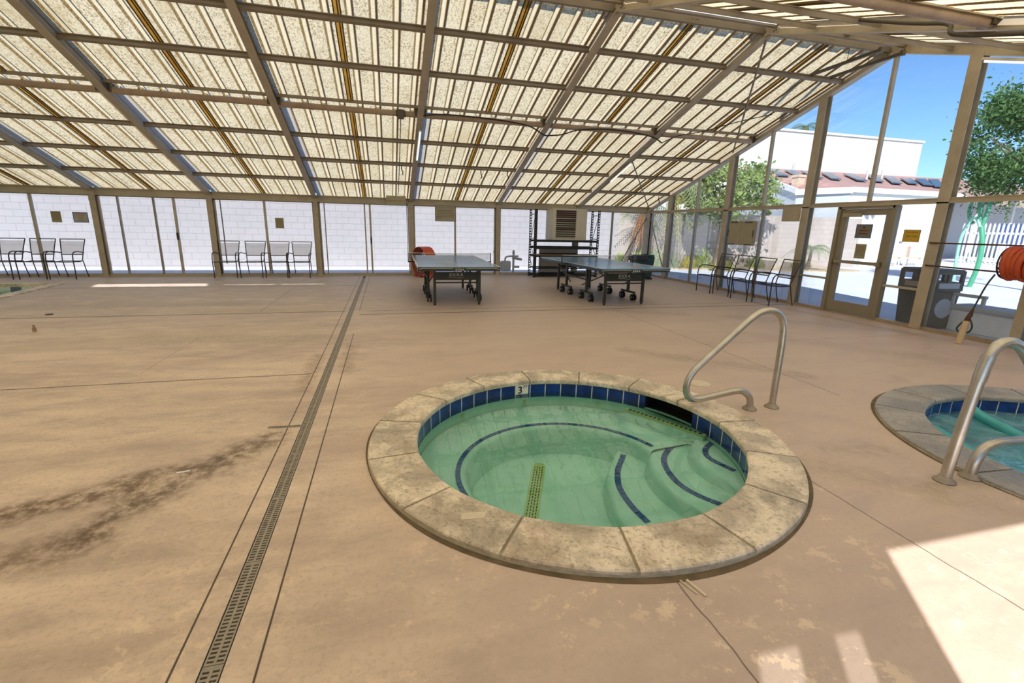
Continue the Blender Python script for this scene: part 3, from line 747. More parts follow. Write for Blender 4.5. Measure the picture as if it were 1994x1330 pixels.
# eave beams, sills, ridge purlins, pipes, purlins  (the fixed steelwork)
mb = MB(); mb.box(XL, XR, 14.30, 14.42, 2.01, 2.175); mb.box(XL, XR, 14.27, 14.30, 2.01, 2.03); mb.box(XL, XR, 14.24, 14.30, 2.165, 2.185); struct(mb.build('eave_beam', 'frame'))
mb = MB(); mb.box(XL, XR, YN-.02, YN+.1, 2.01, 2.175); struct(mb.build('eave_beam', 'frame'))
mb = MB(); mb.box(XL, XR, 14.33, 14.47, 0, .05); mb.box(XL, XR, 14.36, 14.44, .05, .065); struct(mb.build('wall_sill', 'frame'))
PY = [7.83, 8.80, 11.08, 12.16, 13.23]
def side_y(y, s): return y if s > 0 else 2*YR-y
for s in (1, -1):
    for i in range(8):
        xa, xb = FX[i]+.05, FX[i+1]-.05
        for y in PY:
            yy = side_y(y, s); z = zr(yy)+.075
            mb = MB(); mb.bar((xa, yy, z), (xb, yy, z), .055, .05, (0, s*math.sin(ang), math.cos(ang))); mb.bar((xa, yy, z+.035), (xb, yy, z+.035), .085, .012, (0, s*math.sin(ang), math.cos(ang)))
            struct(mb.build('purlin', 'purlin'))
        yy = side_y(9.98, s); z = zr(yy)+.055
        mb = MB(); mb.tube([(xa, yy, z), (xb, yy, z)], .052, 14)
        for xe in (xa+.03, xb-.03): mb.box(xe-.03, xe+.03, yy-.07, yy+.07, z-.03, z+.12, 1)
        struct(mb.build('roof_pipe', ['pipe', 'bolt']))
        mb = MB(); yy = side_y(9.86, s); z = zr(yy)+.13
        mb.bar((xa, yy, z), (xb, yy, z), .04, .05); struct(mb.build('purlin', 'purlin'))
for s in (-.13, .13):
    mb = MB(); mb.box(XL, XR, YR+s-.03, YR+s+.03, 4.50, 4.60); struct(mb.build('ridge_purlin', 'purlin'))

# roof sheets: one corrugated object per bay and slope half
def sheet(x0, x1, ya, yb, off, name='roof_sheet', cut=None):
    prof = [(0, 0), (.68, 0), (.72, .028), (.935, .028), (.975, 0)]
    xs = [(x0, 0)]; k = math.floor(x0/PITCH)
    while k*PITCH < x1:
        for u, h in prof:
            x = (k+u)*PITCH
            if x0 < x < x1: xs.append((x, h))
        k += 1
    xs.append((x1, 0)); mb = MB(); vs = []
    J = 9
    for j in range(J):
        y = ya+(yb-ya)*j/(J-1)
        for x, h in xs: vs.append((x, y, zr(y)+off+h+.004*math.sin(x*3+y*2)))
    n = len(xs); mb.add(vs, [(j*n+i, j*n+i+1, (j+1)*n+i+1, (j+1)*n+i) for j in range(J-1) for i in range(n-1)])
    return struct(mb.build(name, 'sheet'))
for i in range(8):
    x0, x1 = FX[i]+.045, FX[i+1]-.045; xm = (FX[i]+FX[i+1])/2+.02
    for s in (1, -1):
        OFF = .160; top = YR+.10 if s > 0 else YR-.10
        if s > 0 and i == 1: sheet(x0, x1, 8.62, 10.10, OFF); sheet(x0, x1, top, 7.86, OFF)
        elif s > 0 and i == 2: sheet(x0, x1, top, 8.14, OFF); sheet(x0, x1, 8.24, 10.10, OFF)
        else: sheet(x0, x1, top, side_y(10.10, s), OFF)
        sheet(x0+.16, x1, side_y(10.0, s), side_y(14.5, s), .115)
        mb = MB(); ya, yb = side_y(10.03, s), side_y(14.45, s)
        mb.add([(x0, ya, zr(ya)+.13), (x0+.165, ya, zr(ya)+.13), (x0+.165, yb, zr(yb)+.13), (x0, yb, zr(yb)+.13)], [(0, 1, 2, 3)]); struct(mb.build('roof_flashing', 'flash'))
        for ya, yb, off in ((8.7 if s > 0 and i == 1 else top, side_y(9.9, s), .148), (side_y(10.1, s), side_y(14.4, s), .103)):
            mb = MB(); mb.bar((xm, ya, zr(ya)+off), (xm, yb, zr(yb)+off), .075, .012, (0, 0, 1)); 
            for dx in (-.045, .012, .048): mb.bar((xm+dx, ya, zr(ya)+off-.005), (xm+dx, yb, zr(yb)+off-.005), .016, .02, (0, 0, 1), 1)
            struct(mb.build('sheet_lap_strip', ['stripe', 'lapdark']))
    mb = MB(); mb.quad((FX[i], YR-.26, 4.60), (FX[i+1], YR-.26, 4.60), (FX[i+1], YR, 4.69), (FX[i], YR, 4.69)); mb.quad((FX[i], YR+.26, 4.60), (FX[i+1], YR+.26, 4.60), (FX[i+1], YR, 4.69), (FX[i], YR, 4.69)); struct(mb.build('ridge_cap', 'sheet'))

# ------------------------------------------------------------------ far wall glazing
win = 1
def far_window(xa, xb, mulls, panes='glass_hazy', frames=True):
    global win
    root = sroot('window_%d' % win, ((xa+xb)/2, 14.39, 0)); win += 1
    cx = (xa+xb)/2
    if frames:
        mb = MB()
        mb.box(xa-cx, xa-cx+.03, -.03, .03, .05, 2.02); mb.box(xb-cx-.03, xb-cx, -.03, .03, .05, 2.02)
        mb.box(xa-cx, xb-cx, -.03, .03, 1.985, 2.02); mb.box(xa-cx, xb-cx, -.03, .03, .05, .075); mb.build('window_frame', 'frame', root)
    xs = [xa]
    for x, w_, mt in mulls:
        mb = MB(); mb.box(x-cx-w_/2, x-cx+w_/2, -.035, .03, .06, 2.0); mb.build('mullion', mt, root); xs.append(x)
    xs.append(xb)
    for a, b in zip(xs[:-1], xs[1:]):
        mb = MB(); mb.box(a-cx+.01, b-cx-.01, -.003, .003, .07, 1.99); mb.build('pane', panes, root)
    return root
m_ = [[], [], [(-8.27, .05, 'frame')], [(-6.475, .035, 'alu'), (-5.70, .035, 'door'), (-5.25, .05, 'frame')], [(-3.13, .05, 'frame')], [(-1.625, .025, 'alu'), (-.56, .035, 'frame'), (-.415, .05, 'frame')], [(2.0, .05, 'frame')], [(4.52, .08, 'bolt')], [(7.10, .05, 'door')]]
sl = []
for i in range(0, 8):
    r = far_window(FX[i]+.07, FX[i+1]-.07, m_[i+1])
    sl.append(r)
def door_pull(root, x, z):
    mb = MB(); mb.box(-.018, .018, -.06, -.035, -.09, .09); mb.box(-.012, .012, -.085, -.06, -.07, -.055); mb.box(-.012, .012, -.085, -.06, .055, .07); mb.box(-.01, .01, -.095, -.08, -.08, .08)
    mb.build('door_pull', 'dark', root, (x-root.location.x, 0, z))
door_pull(sl[2], -5.25, 1.04); door_pull(sl[4], -.415, 1.0)
# brace rods
def rod(a, b, r, name='brace_rod', mat='purlin'):
    mb = MB(); mb.tube([a, b], r, 8); return struct(mb.build(name, mat))
rod((7.30, 14.30, .12), (8.34, 14.30, 1.95), .018); rod((8.36, 14.26, 1.95), (8.36, 13.17, .25), .015)
rod((FX[7]+.03, YR+.1, 4.42), (8.36, 10.62, 3.38), .018); rod((FX[7]+.05, 11.2, 3.20), (8.33, 14.25, 2.10), .016)

# ------------------------------------------------------------------ right end wall
RZ0, RZ1 = 1.985, 2.07
COLS = [(13.14, .16), (10.60, .17), (8.18, .17), (5.65, .17), (4.36, .12), (2.2, .15), (.3, .15)]
def end_column(y, w_):
    mb = MB(); h = zr(y)+.02
    mb.box(XR-.075, XR-.063, y-w_/2, y+w_/2, 0, h); mb.box(XR+.05, XR+.062, y-w_/2, y+w_/2, 0, h); mb.box(XR-.065, XR+.052, y-.006, y+.006, 0, h); mb.box(XR-.08, XR+.07, y-w_/2-.02, y+w_/2+.02, 0, .012)
    return struct(mb.build('end_wall_column', 'frame'))
for y, w_ in COLS: end_column(y, w_)
mb = MB(); mb.box(XR-.055, XR+.045, YN, 14.3, RZ0+.02, RZ1); mb.box(XR-.075, XR-.05, YN, 14.3, RZ0, RZ0+.022); mb.box(XR-.065, XR-.05, YN, 14.3, RZ1-.015, RZ1); struct(mb.build('end_wall_rail', 'frame'))
mb = MB(); mb.box(XR-.05, XR+.05, YN, 6.37, 0, .055); mb.box(XR-.05, XR+.05, 7.44, 14.3, 0, .055); mb.box(XR-.09, XR-.05, YN, 14.3, 0, .018); struct(mb.build('wall_sill', 'pipe'))
mb = MB(); mb.box(XR-.06, XR-.02, 14.20, 14.30, 0, 2.1); struct(mb.build('corner_post', 'frame'))
mb = MB(); mb.box(XR-.14, XR+.06, 14.20, 14.44, 0, 2.15); struct(mb.build('corner_post', 'frame'))
seq_lo = [14.20, 13.14, 11.87, 10.60, 9.37, 8.18, 7.41, 6.37, 5.65, 4.36, 2.2, .3]
for y, mt, w_ in ((11.87, 'alu', .05), (9.37, 'alu', .05)):
    mb = MB(); mb.box(XR-.04, XR+.03, y-w_/2, y+w_/2, .05, RZ0); struct(mb.build('mullion', mt))
for y, mt in ((11.87, 'frame'), (9.42, 'frame'), (6.90, 'frame')):
    mb = MB(); mb.box(XR-.04, XR+.03, y-.025, y+.025, RZ1, zr(y)+.02); struct(mb.build('mullion', mt))
for a, b in zip(seq_lo[:-1], seq_lo[1:]):
    if (a, b) == (7.41, 6.37): continue
    root = sroot('window_%d' % win, (XR, (a+b)/2, 0)); win += 1; h = abs(a-b)/2
    mb = MB()
    for s in (-1, 1): mb.box(-.03, .02, s*h-(.03 if s > 0 else 0), s*h+(0 if s > 0 else .03), .05, RZ0+.01)
    mb.build('window_frame', 'alu', root)
    mb = MB(); mb.box(-.003, .003, -h+.01, h-.01, .05, RZ0+.01); mb.build('pane', 'glass_hazy', root)
    if (a, b) in ((8.18, 7.41), (6.37, 5.65)):
        mb = MB(); mb.box(-.035, .03, -h+.01, h-.01, .615, .65); mb.build('mid_rail', 'frame', root)
seq_hi = [14.2, 13.14, 11.87, 10.60, 9.42, 8.18, 6.90, 5.65, 4.36, 2.2, .3]
for a, b in zip(seq_hi[:-1], seq_hi[1:]):
    root = sroot('window_%d' % win, (XR, (a+b)/2, 0)); win += 1; c_ = (a+b)/2
    pts = [(a-.02, RZ1), (a-.02, zr(a)+.02), (b+.02, zr(b)+.02), (b+.02, RZ1)]
    mb = MB(); mb.add([(x, y-c_, z) for x in (-.003, .003) for y, z in pts], [(0, 1, 2, 3), (7, 6, 5, 4), (0, 4, 5, 1), (1, 5, 6, 2), (2, 6, 7, 3), (3, 7, 4, 0)]); mb.build('pane', 'glass', root)
# glazed door
dr = sroot('door_1', (XR, 6.89, 0))
mb = MB()
for y in (.52, -.52): mb.box(-.06, .05, y-.035, y+.035, 0, RZ0)
mb.box(-.06, .05, -.52, .52, 1.945, RZ0+.01); mb.build('door_frame', 'door', dr)
mb = MB(); mb.box(-.03, .025, .36, .48, .02, 1.94); mb.box(-.03, .025, -.48, -.37, .02, 1.94); mb.box(-.03, .025, -.37, .36, 1.83, 1.94); mb.box(-.03, .025, -.37, .36, .02, .235); mb.build('door_leaf', 'door', dr)
mb = MB(); mb.box(-.003, .003, -.38, .37, .23, 1.84); mb.build('pane', 'glass_hazy', dr)
mb = MB(); mb.box(-.10, -.05, -.42, .45, .955, 1.01); mb.box(-.11, -.03, -.46, -.41, .94, 1.02); mb.box(-.10, -.03, .43, .47, .95, 1.015); mb.build('push_bar', 'door', dr)
mb = MB(); mb.box(-.09, -.03, .06, .40, 1.80, 1.865); mb.bar((-.10, .30, 1.89), (-.10, -.02, 1.93), .02, .012); mb.build('door_closer', 'boxtan', dr)

# window_-mounted papers and signs
def flat_sign(name, label, cat, x, y, z, w_, h_, axis, mat, border=None, rz=0):
    root = thing(name, label, cat, (x, y, z)); mb = MB()
    if axis == 'y': mb.box(-w_/2, w_/2, -.004, 0, -h_/2, h_/2)
    else: mb.box(-.004, 0, -w_/2, w_/2, -h_/2, h_/2)
    mb.build('board', mat, root)
    if border:
        mb = MB(); e = border[1]
        for a, b, c_, d in ((-w_/2, w_/2, h_/2-e, h_/2), (-w_/2, w_/2, -h_/2, -h_/2+e), (-w_/2, -w_/2+e, -h_/2, h_/2), (w_/2-e, w_/2, -h_/2, h_/2)):
            if axis == 'y': mb.box(a, b, -.008, -.003, c_, d)
            else: mb.box(-.008, -.003, a, b, c_, d)
        mb.build('border', border[0], root)
    return root
def txt(root, axis, body, size, u, z, mat='ink', align='CENTER'):
    if axis == 'y': lettering(body, size, (u, -.0055, z), (1, 0, 0), (0, 0, 1), mat, root, align=align, depth=.001)
    else: lettering(body, size, (-.0055, -u, z), (0, -1, 0), (0, 0, 1), mat, root, align=align, depth=.001)
def scribble(root, axis, rows, mat='ink'):
    # lines of print too small to read in the photograph: short word-length dashes
    rnd = random.Random(len(rows)*7+3)
    for (u0, u1, z, h) in rows:
        u = u0; mb = MB()
        while u < u1:
            L = rnd.uniform(.012, .035)
            b = min(u+L, u1)
            if axis == 'y': mb.box(u, b, -.0055, -.004, z, z+h)
            else: mb.box(-.0055, -.004, -b, -u, z, z+h)
            u = b+.004
        mb.build('print_line', mat, root)
s = flat_sign('notice', 'plain olive notice taped left of the blue-bordered poster on the far glass', 'notice', -7.81, 14.375, 1.463, .205, .265, 'y', 'sign')
scribble(s, 'y', [(-.07, .075, .10, .008)]+[(-.075, .08, .08-i*.02, .004) for i in range(9)])
s = flat_sign('poster', 'white poster with blue border on the far glass wall, far left', 'poster', -7.308, 14.375, 1.46, .315, .25, 'y', 'signgrey', ('signborder', .014))
scribble(s, 'y', [(-.10, .10, .085, .016), (-.05, .06, -.005, .018)], 'redink'); scribble(s, 'y', [(-.06, .08, .05, .010), (-.05, .05, -.045, .014), (-.08, .11, -.085, .008)])
s = flat_sign('notice', 'small olive notice alone on the glass above the middle row of chairs', 'notice', -2.79, 14.375, 1.428, .212, .272, 'y', 'sign')
scribble(s, 'y', [(-.07, .075, .10, .008)]+[(-.075, .08, .08-i*.02, .004) for i in range(9)])
s = flat_sign('rules_board', 'khaki rules board with dark border hung above the first ping pong table', 'sign', 1.70, 14.26, 1.80, .60, .445, 'y', 'signtan', ('bolt', .010))
txt(s, 'y', 'Ping Pong, Tennis or Paddle Room', .038, 0, .155)
scribble(s, 'y', [(-.26, .22, .085, .012), (-.26, .22, .04, .012), (-.26, .25, -.005, .012), (-.26, .26, -.05, .012), (-.26, .25, -.095, .012), (-.26, -.10, -.14, .012)])
s = flat_sign('poster', 'brownish poster with blue border taped high on the glass door', 'poster', 8.40, 6.88, 1.546, .305, .25, 'x', 'signbrown', ('signborder', .014))
scribble(s, 'x', [(-.02, .02, .05, .03), (-.09, .09, .0, .02), (-.08, .08, -.05, .016)], 'rust')
s = flat_sign('notice', 'olive notice taped under the blue-bordered poster on the glass door', 'notice', 8.40, 6.873, 1.188, .207, .262, 'x', 'sign')
scribble(s, 'x', [(-.08, .08, .08-i*.022, .005) for i in range(8)])
s = flat_sign('pool_hours_sign', 'yellow pool hours sign on the glass right of the door', 'sign', 8.40, 6.04, 1.486, .262, .20, 'x', 'yellow', ('yellowink', .005))
txt(s, 'x', 'Pool Hours', .042, 0, .045, 'yellowink'); txt(s, 'x', '8:00-10:00', .042, 0, -.02, 'yellowink'); txt(s, 'x', '- - -', .03, 0, -.07, 'yellowink')
# cabinets
cb_ = thing('electrical_cabinet', 'tan double-door electrical cabinet hung on the glass behind the right chairs', 'cabinet', (8.33, 9.90, 1.45))
mb = MB(); mb.box(-.03, .04, -.43, .43, -.28, .285); mb.build('cabinet_body', 'boxtan', cb_, bevel=.004)
for a, b in ((-.42, -.005), (.005, .42)): mb = MB(); mb.box(-.045, -.03, a, b, -.27, .275); mb.build('cabinet_door', 'boxtan', cb_, bevel=.003)
for y, z in ((-.25, .255), (.25, .255), (-.30, -.265), (.30, -.265), (-.425, .0), (.425, .0)):
    mb = MB(); v_ = abs(y) > .4; mb.box(-.055, -.045, y-(.012 if v_ else .12), y+(.012 if v_ else .12), z-(.08 if v_ else .012), z+(.08 if v_ else .012)); mb.build('hinge', 'bolt', cb_)
mb = MB(); mb.box(-.04, .04, -.20, .20, -.13, .13); mb.box(-.045, -.04, -.19, .19, -.12, .12)
tag(mb.build('junction_box', 'frame', loc=(8.30, 8.47, 1.85), bevel=.004), 'blank tan metal box under the rail left of the glass door', 'box')
ct = thing('door_operator_box', 'white control box under the far eave with a pull rod above', 'control box', (.31, 14.22, 2.115))
mb = MB(); mb.box(-.27, .27, -.08, .07, -.12, .125); mb.build('housing', 'boxtan', ct, bevel=.006)
mb = MB(); mb.box(-.25, .25, -.085, -.08, -.015, -.008); mb.build('seam', 'bolt', ct)
mb = MB(); mb.tube([(.274, .0, -.05), (.29, .0, -.10), (.285, 0, -.3), (.292, 0, -1.7)], .009, 6); mb.build('conduit', 'bolt', ct)
mb = MB(); mb.tube([(-4.20, 14.435, 2.12), (-4.195, 14.435, 1.2), (-4.205, 14.435, .33)], .014, 8)
tag(mb.build('hanging_pipe', 'bolt'), 'thin dark pipe hanging outside the glass left of the middle chairs', 'pipe')

# crank rod from the roof pipe, hooks, cable and lamps
cr = thing('crank_rod', 'vertical crank rod hanging from the roof pipe gearbox', 'crank', (.36, 9.98, 3.53))
mb = MB(); mb.box(-.06, .06, -.07, .07, -.09, .06); mb.tube([(-.09, 0, .0), (.09, 0, 0)], .06, 12); mb.build('gearbox', 'bolt', cr)
mb = MB(); mb.tube([(0, 0, -.09), (.0, 3.2, -1.22), (.0, 4.13, -1.27)], .009, 6); mb.build('rod', 'bolt', cr)
def hook(x, y, label):
    mb = MB(); z = zr(y)+.05; mb.tube(smooth_path([(x, y, z), (x, y, z-.09), (x+.02, y, z-.12), (x+.03, y, z-.17), (x+.01, y, z-.20)], 1), [.010]*3+[.013]*20 if False else .012, 8)
    return tag(mb.build('hanging_strap', 'dark'), label, 'strap')
hook(.42, 12.16, 'black strap hanging from a purlin beside the crank rod')
hook(2.34, 12.16, 'longer black strap hanging mid-bay above the ping pong rules board')
hook(3.02, 12.16, 'short black strap hanging next to the rafter right of the rules board')
hook(8.05, 13.3, 'small dark lamp clip under the last purlin by the glass gable')
mb = MB(); y0 = 9.88
cpts = [(.78, y0, 3.50), (1.1, y0, 3.56), (2.0, y0, 3.55), (2.75, y0, 3.50), (3.0, y0-.05, 3.42), (3.20, y0-.03, 3.30), (3.33, y0-.1, 3.30), (3.6, y0-.05, 3.34), (3.95, y0, 3.48), (4.8, y0, 3.54), (5.7, y0, 3.46), (5.88, y0-.08, 3.32)]
mb.tube(smooth_path(cpts, 2), .014, 6); tag(mb.build('power_cable', 'dark'), 'black cable slung along the roof pipe between the rafters', 'cable')
mb = MB(); mb.tube(smooth_path([(5.88, 9.8, 3.32), (6.3, 9.9, 3.52), (6.9, 9.9, 3.62), (7.4, 9.4, 3.78), (7.84, 8.9, 3.86)], 2), .010, 6); tag(mb.build('power_cable', 'dark'), 'thin cable crossing the last roof bay by the glass gable', 'cable')
def strip_lamp(label, a, b, w_=.06):
    root = thing('strip_light', label, 'light', a); d = Vector(b)-Vector(a)
    mb = MB(); mb.bar((0, 0, 0), d, w_, .035); mb.build('lamp_housing', 'lamp_body', root)
    mb = MB(); mb.tube([Vector((0, 0, -.03)), d+Vector((0, 0, -.03))], .018, 10); mb.build('tube', 'tube_light', root); return root
strip_lamp('white strip light fixed along the rafter above the first ping pong table', (FX[5]+.02, 10.35, zr(10.35)-.04), (FX[5]+.02, 11.55, zr(11.55)-.04))
strip_lamp('pale strip light under the rafter nearest the glass gable', (FX[7]+.04, 11.15, zr(11.15)-.03), (FX[7]+.04, 12.2, zr(12.2)-.03))
strip_lamp('glowing strip standing in for the bright gap along the ridge, at the top of the view', (4.05, YR-.20, 4.56), (5.78, YR-.20, 4.56), .07)  # added glowing strip in place of open sky at the ridge
strip_lamp('tan strip light under the glass gable beam in the top right corner', (XR-.12, 5.5, zr(5.5)-.05), (XR-.12, 4.6, zr(4.6)-.05), .12)
mb = MB(); mb.tube(smooth_path([(5.3, 5.6, 4.16), (5.62, 4.5, 3.72), (5.70, 4.15, 3.62), (5.62, 4.12, 3.50), (5.66, 4.0, 3.45), (5.76, 3.9, 3.43), (5.79, 3.5, 3.32)], 2), .022, 10)
tag(mb.build('conduit', 'bolt'), 'dark conduit curling down to the beam in the top right corner', 'conduit')
hr = thing('track_pair', 'pair of parallel metal tracks hung on wires below the last roof bay', 'track', (0, 0, 0))
for x in (7.60, 8.05):
    mb = MB(); mb.bar((x, 6.55, 4.30), (x, 8.75, 4.28), .035, .05); mb.bar((x, 6.55, 4.30), (x, 6.5, 4.30), .06, .07); mb.bar((x, 8.75, 4.28), (x, 8.80, 4.28), .06, .07); mb.build('track', 'bolt', hr)
    for y in (7.1, 8.2): mb = MB(); mb.tube([(x, y, 4.3), (x, y, zr(y)+.17)], .005, 6); mb.build('wire', 'bolt', hr)

# ------------------------------------------------------------------ near wall, left wall (behind and beside the camera)
mb = MB(); mb.box(XL, .01, YN-.03, YN+.03, 0, 2.02); mb.box(.23, .36, YN-.03, YN+.03, 0, 2.02); mb.box(.52, .75, YN-.03, YN+.03, 0, 2.02); mb.box(.01, .52, YN-.03, YN+.03, 0, 1.10); mb.box(.01, .52, YN-.03, YN+.03, 1.68, 2.02)
struct(mb.build('wall_near', 'stucco'))
M['patch_pane'] = glass_mat('patch_pane_glass', (.75, .75, .75), .1)
for a, b in ((.01, .23), (.36, .52)):  # added unseen panes, shaped to throw the dim patches on the deck
    mb = MB(); mb.box(a, b, YN-.003, YN+.003, 1.10, 1.68); struct(mb.build('window_%d' % win, 'patch_pane')); win += 1
mb = MB(); mb.box(3.5, XR, YN-.03, YN+.03, 0, 2.02); struct(mb.build('wall_near', 'stucco'))
mb = MB(); gp = [(YN, 0), (YF, 0), (YF, zr(YF)+.1), (YR, zr(YR)+.1), (YN, zr(YN)+.1)]; mb.add([(x, y, z) for x in (XL-.06, XL) for y, z in gp], [(0, 1, 2, 3, 4), (9, 8, 7, 6, 5)]+[(i, (i+1) % 5, 5+(i+1) % 5, 5+i) for i in range(5)]); struct(mb.build('bounce_wall_left', 'stucco'))  # unseen end wall, made opaque and white to bounce light inside
mb = MB(); mb.box(XL, XR, YN-.16, YN-.11, 2.17, 2.45); struct(mb.build('eave_light_stop', 'frame'))  # added unseen strip that blocks sun leaks along the near eave
mb = MB(); mb.box(XL, XR, 3.80, 3.815, zr(3.8)+.10, zr(3.8)+.21); struct(mb.build('lap_light_stop', 'frame'))  # added strip closing the near-slope sheet lap against the sun

# ------------------------------------------------------------------ patio chairs
def make_chair(label, group, sling):
    t = thing('patio_chair', label, 'chair', (0, 0, 0), 0, group)
    def tb(name, pts, r, it=2): mb = MB(); mb.tube(smooth_path(pts, it), r, 8); return mb.build(name, 'bronze', t)
    for s in (-1, 1):
        tb('arm_leg', [(s*.262, -.30, 0), (s*.268, -.30, .28), (s*.268, -.31, .50), (s*.268, -.27, .63), (s*.268, -.15, .655), (s*.262, .02, .64), (s*.245, .17, .615), (s*.235, .235, .60)], .0125)
        tb('back_leg', [(s*.215, .30, 0), (s*.215, .235, .20), (s*.213, .19, .41)], .011)
        tb('back_post', [(s*.205, .17, .41), (s*.215, .20, .50), (s*.232, .245, .68), (s*.258, .335, .93)], .011)
        tb('seat_rail', [(s*.268, -.28, .415), (s*.225, -.26, .42), (s*.215, .0, .395), (s*.21, .18, .41)], .011)
    for pts in ([(-.268, -.29, .415), (.268, -.29, .415)], [(-.21, .18, .405), (.21, .18, .405)], [(-.258, .335, .93), (.258, .335, .93)], [(-.222, .215, .56), (.222, .215, .56)]):
        tb('crossbar', pts, .010, 0)
    def cloth(name, rows):
        mb = MB(); n = 7; vs = []
        for (hw, y, z, sag) in rows:
            for i in range(n): u = i/(n-1)*2-1; vs.append((hw*u, y+sag*(1-u*u)*.6, z-sag*(1-u*u)))
        mb.add(vs, [(j*n+i, j*n+i+1, (j+1)*n+i+1, (j+1)*n+i) for j in range(len(rows)-1) for i in range(n-1)], 0, True); return mb.build(name, sling, t)
    cloth('seat', [(.222, -.27, .420, .01), (.216, -.12, .405, .02), (.212, .03, .395, .02), (.21, .17, .405, .01)])
    cloth('backrest', [(.214, .215, .56, .0), (.225, .25, .66, .008), (.24, .285, .78, .01), (.252, .32, .885, .005)])
    return t
GL = 'mesh patio chairs along the far glass wall, left of the drain'
ch0 = make_chair('bronze-framed mesh patio chair, rightmost of the left row under the blue-bordered poster', GL, 'sling')
ch0.location = (-7.56, 14.02, 0)
for x, rz, lab in ((-8.17, .03, 'mesh patio chair second from the right in the left row, overlapping the dark mullion'), (-8.80, -.03, 'mesh patio chair third from the right in the left row along the far glass'), (-9.42, 0, 'mesh patio chair cut by the left edge of the view')):
    dup(ch0, (x, 14.04, 0), rz, lab)
for x, rz, lab in ((-4.09, .04, 'mesh patio chair leftmost of the middle row, in front of a steel column'), (-3.46, -.02, 'mesh patio chair second from the left in the middle row of four'), (-2.86, .0, 'mesh patio chair third from the left in the middle row, under the small notice'), (-2.29, -.03, 'mesh patio chair rightmost of the middle row, nearest the floor drain')):
    dup(ch0, (x, 14.10, 0), rz, lab)
chd = make_chair('dark mesh patio chair farthest back in the row of four under the tan cabinet', 'dark mesh patio chairs along the glass gable wall', 'sling_dark')
chd.location = (7.90, 10.12, 0); chd.rotation_euler = (0, 0, -PI/2)
for y, x, rz, lab in ((9.55, 7.95, .03, 'dark mesh patio chair second from the back in the row under the tan cabinet'), (8.82, 7.87, -.03, 'dark mesh patio chair third from the back, left of the nearest one by the door'), (8.22, 7.93, -.08, 'dark mesh patio chair nearest the glass door, at the near end of its row')):
    dup(chd, (x, y, 0), -PI/2+rz, lab)

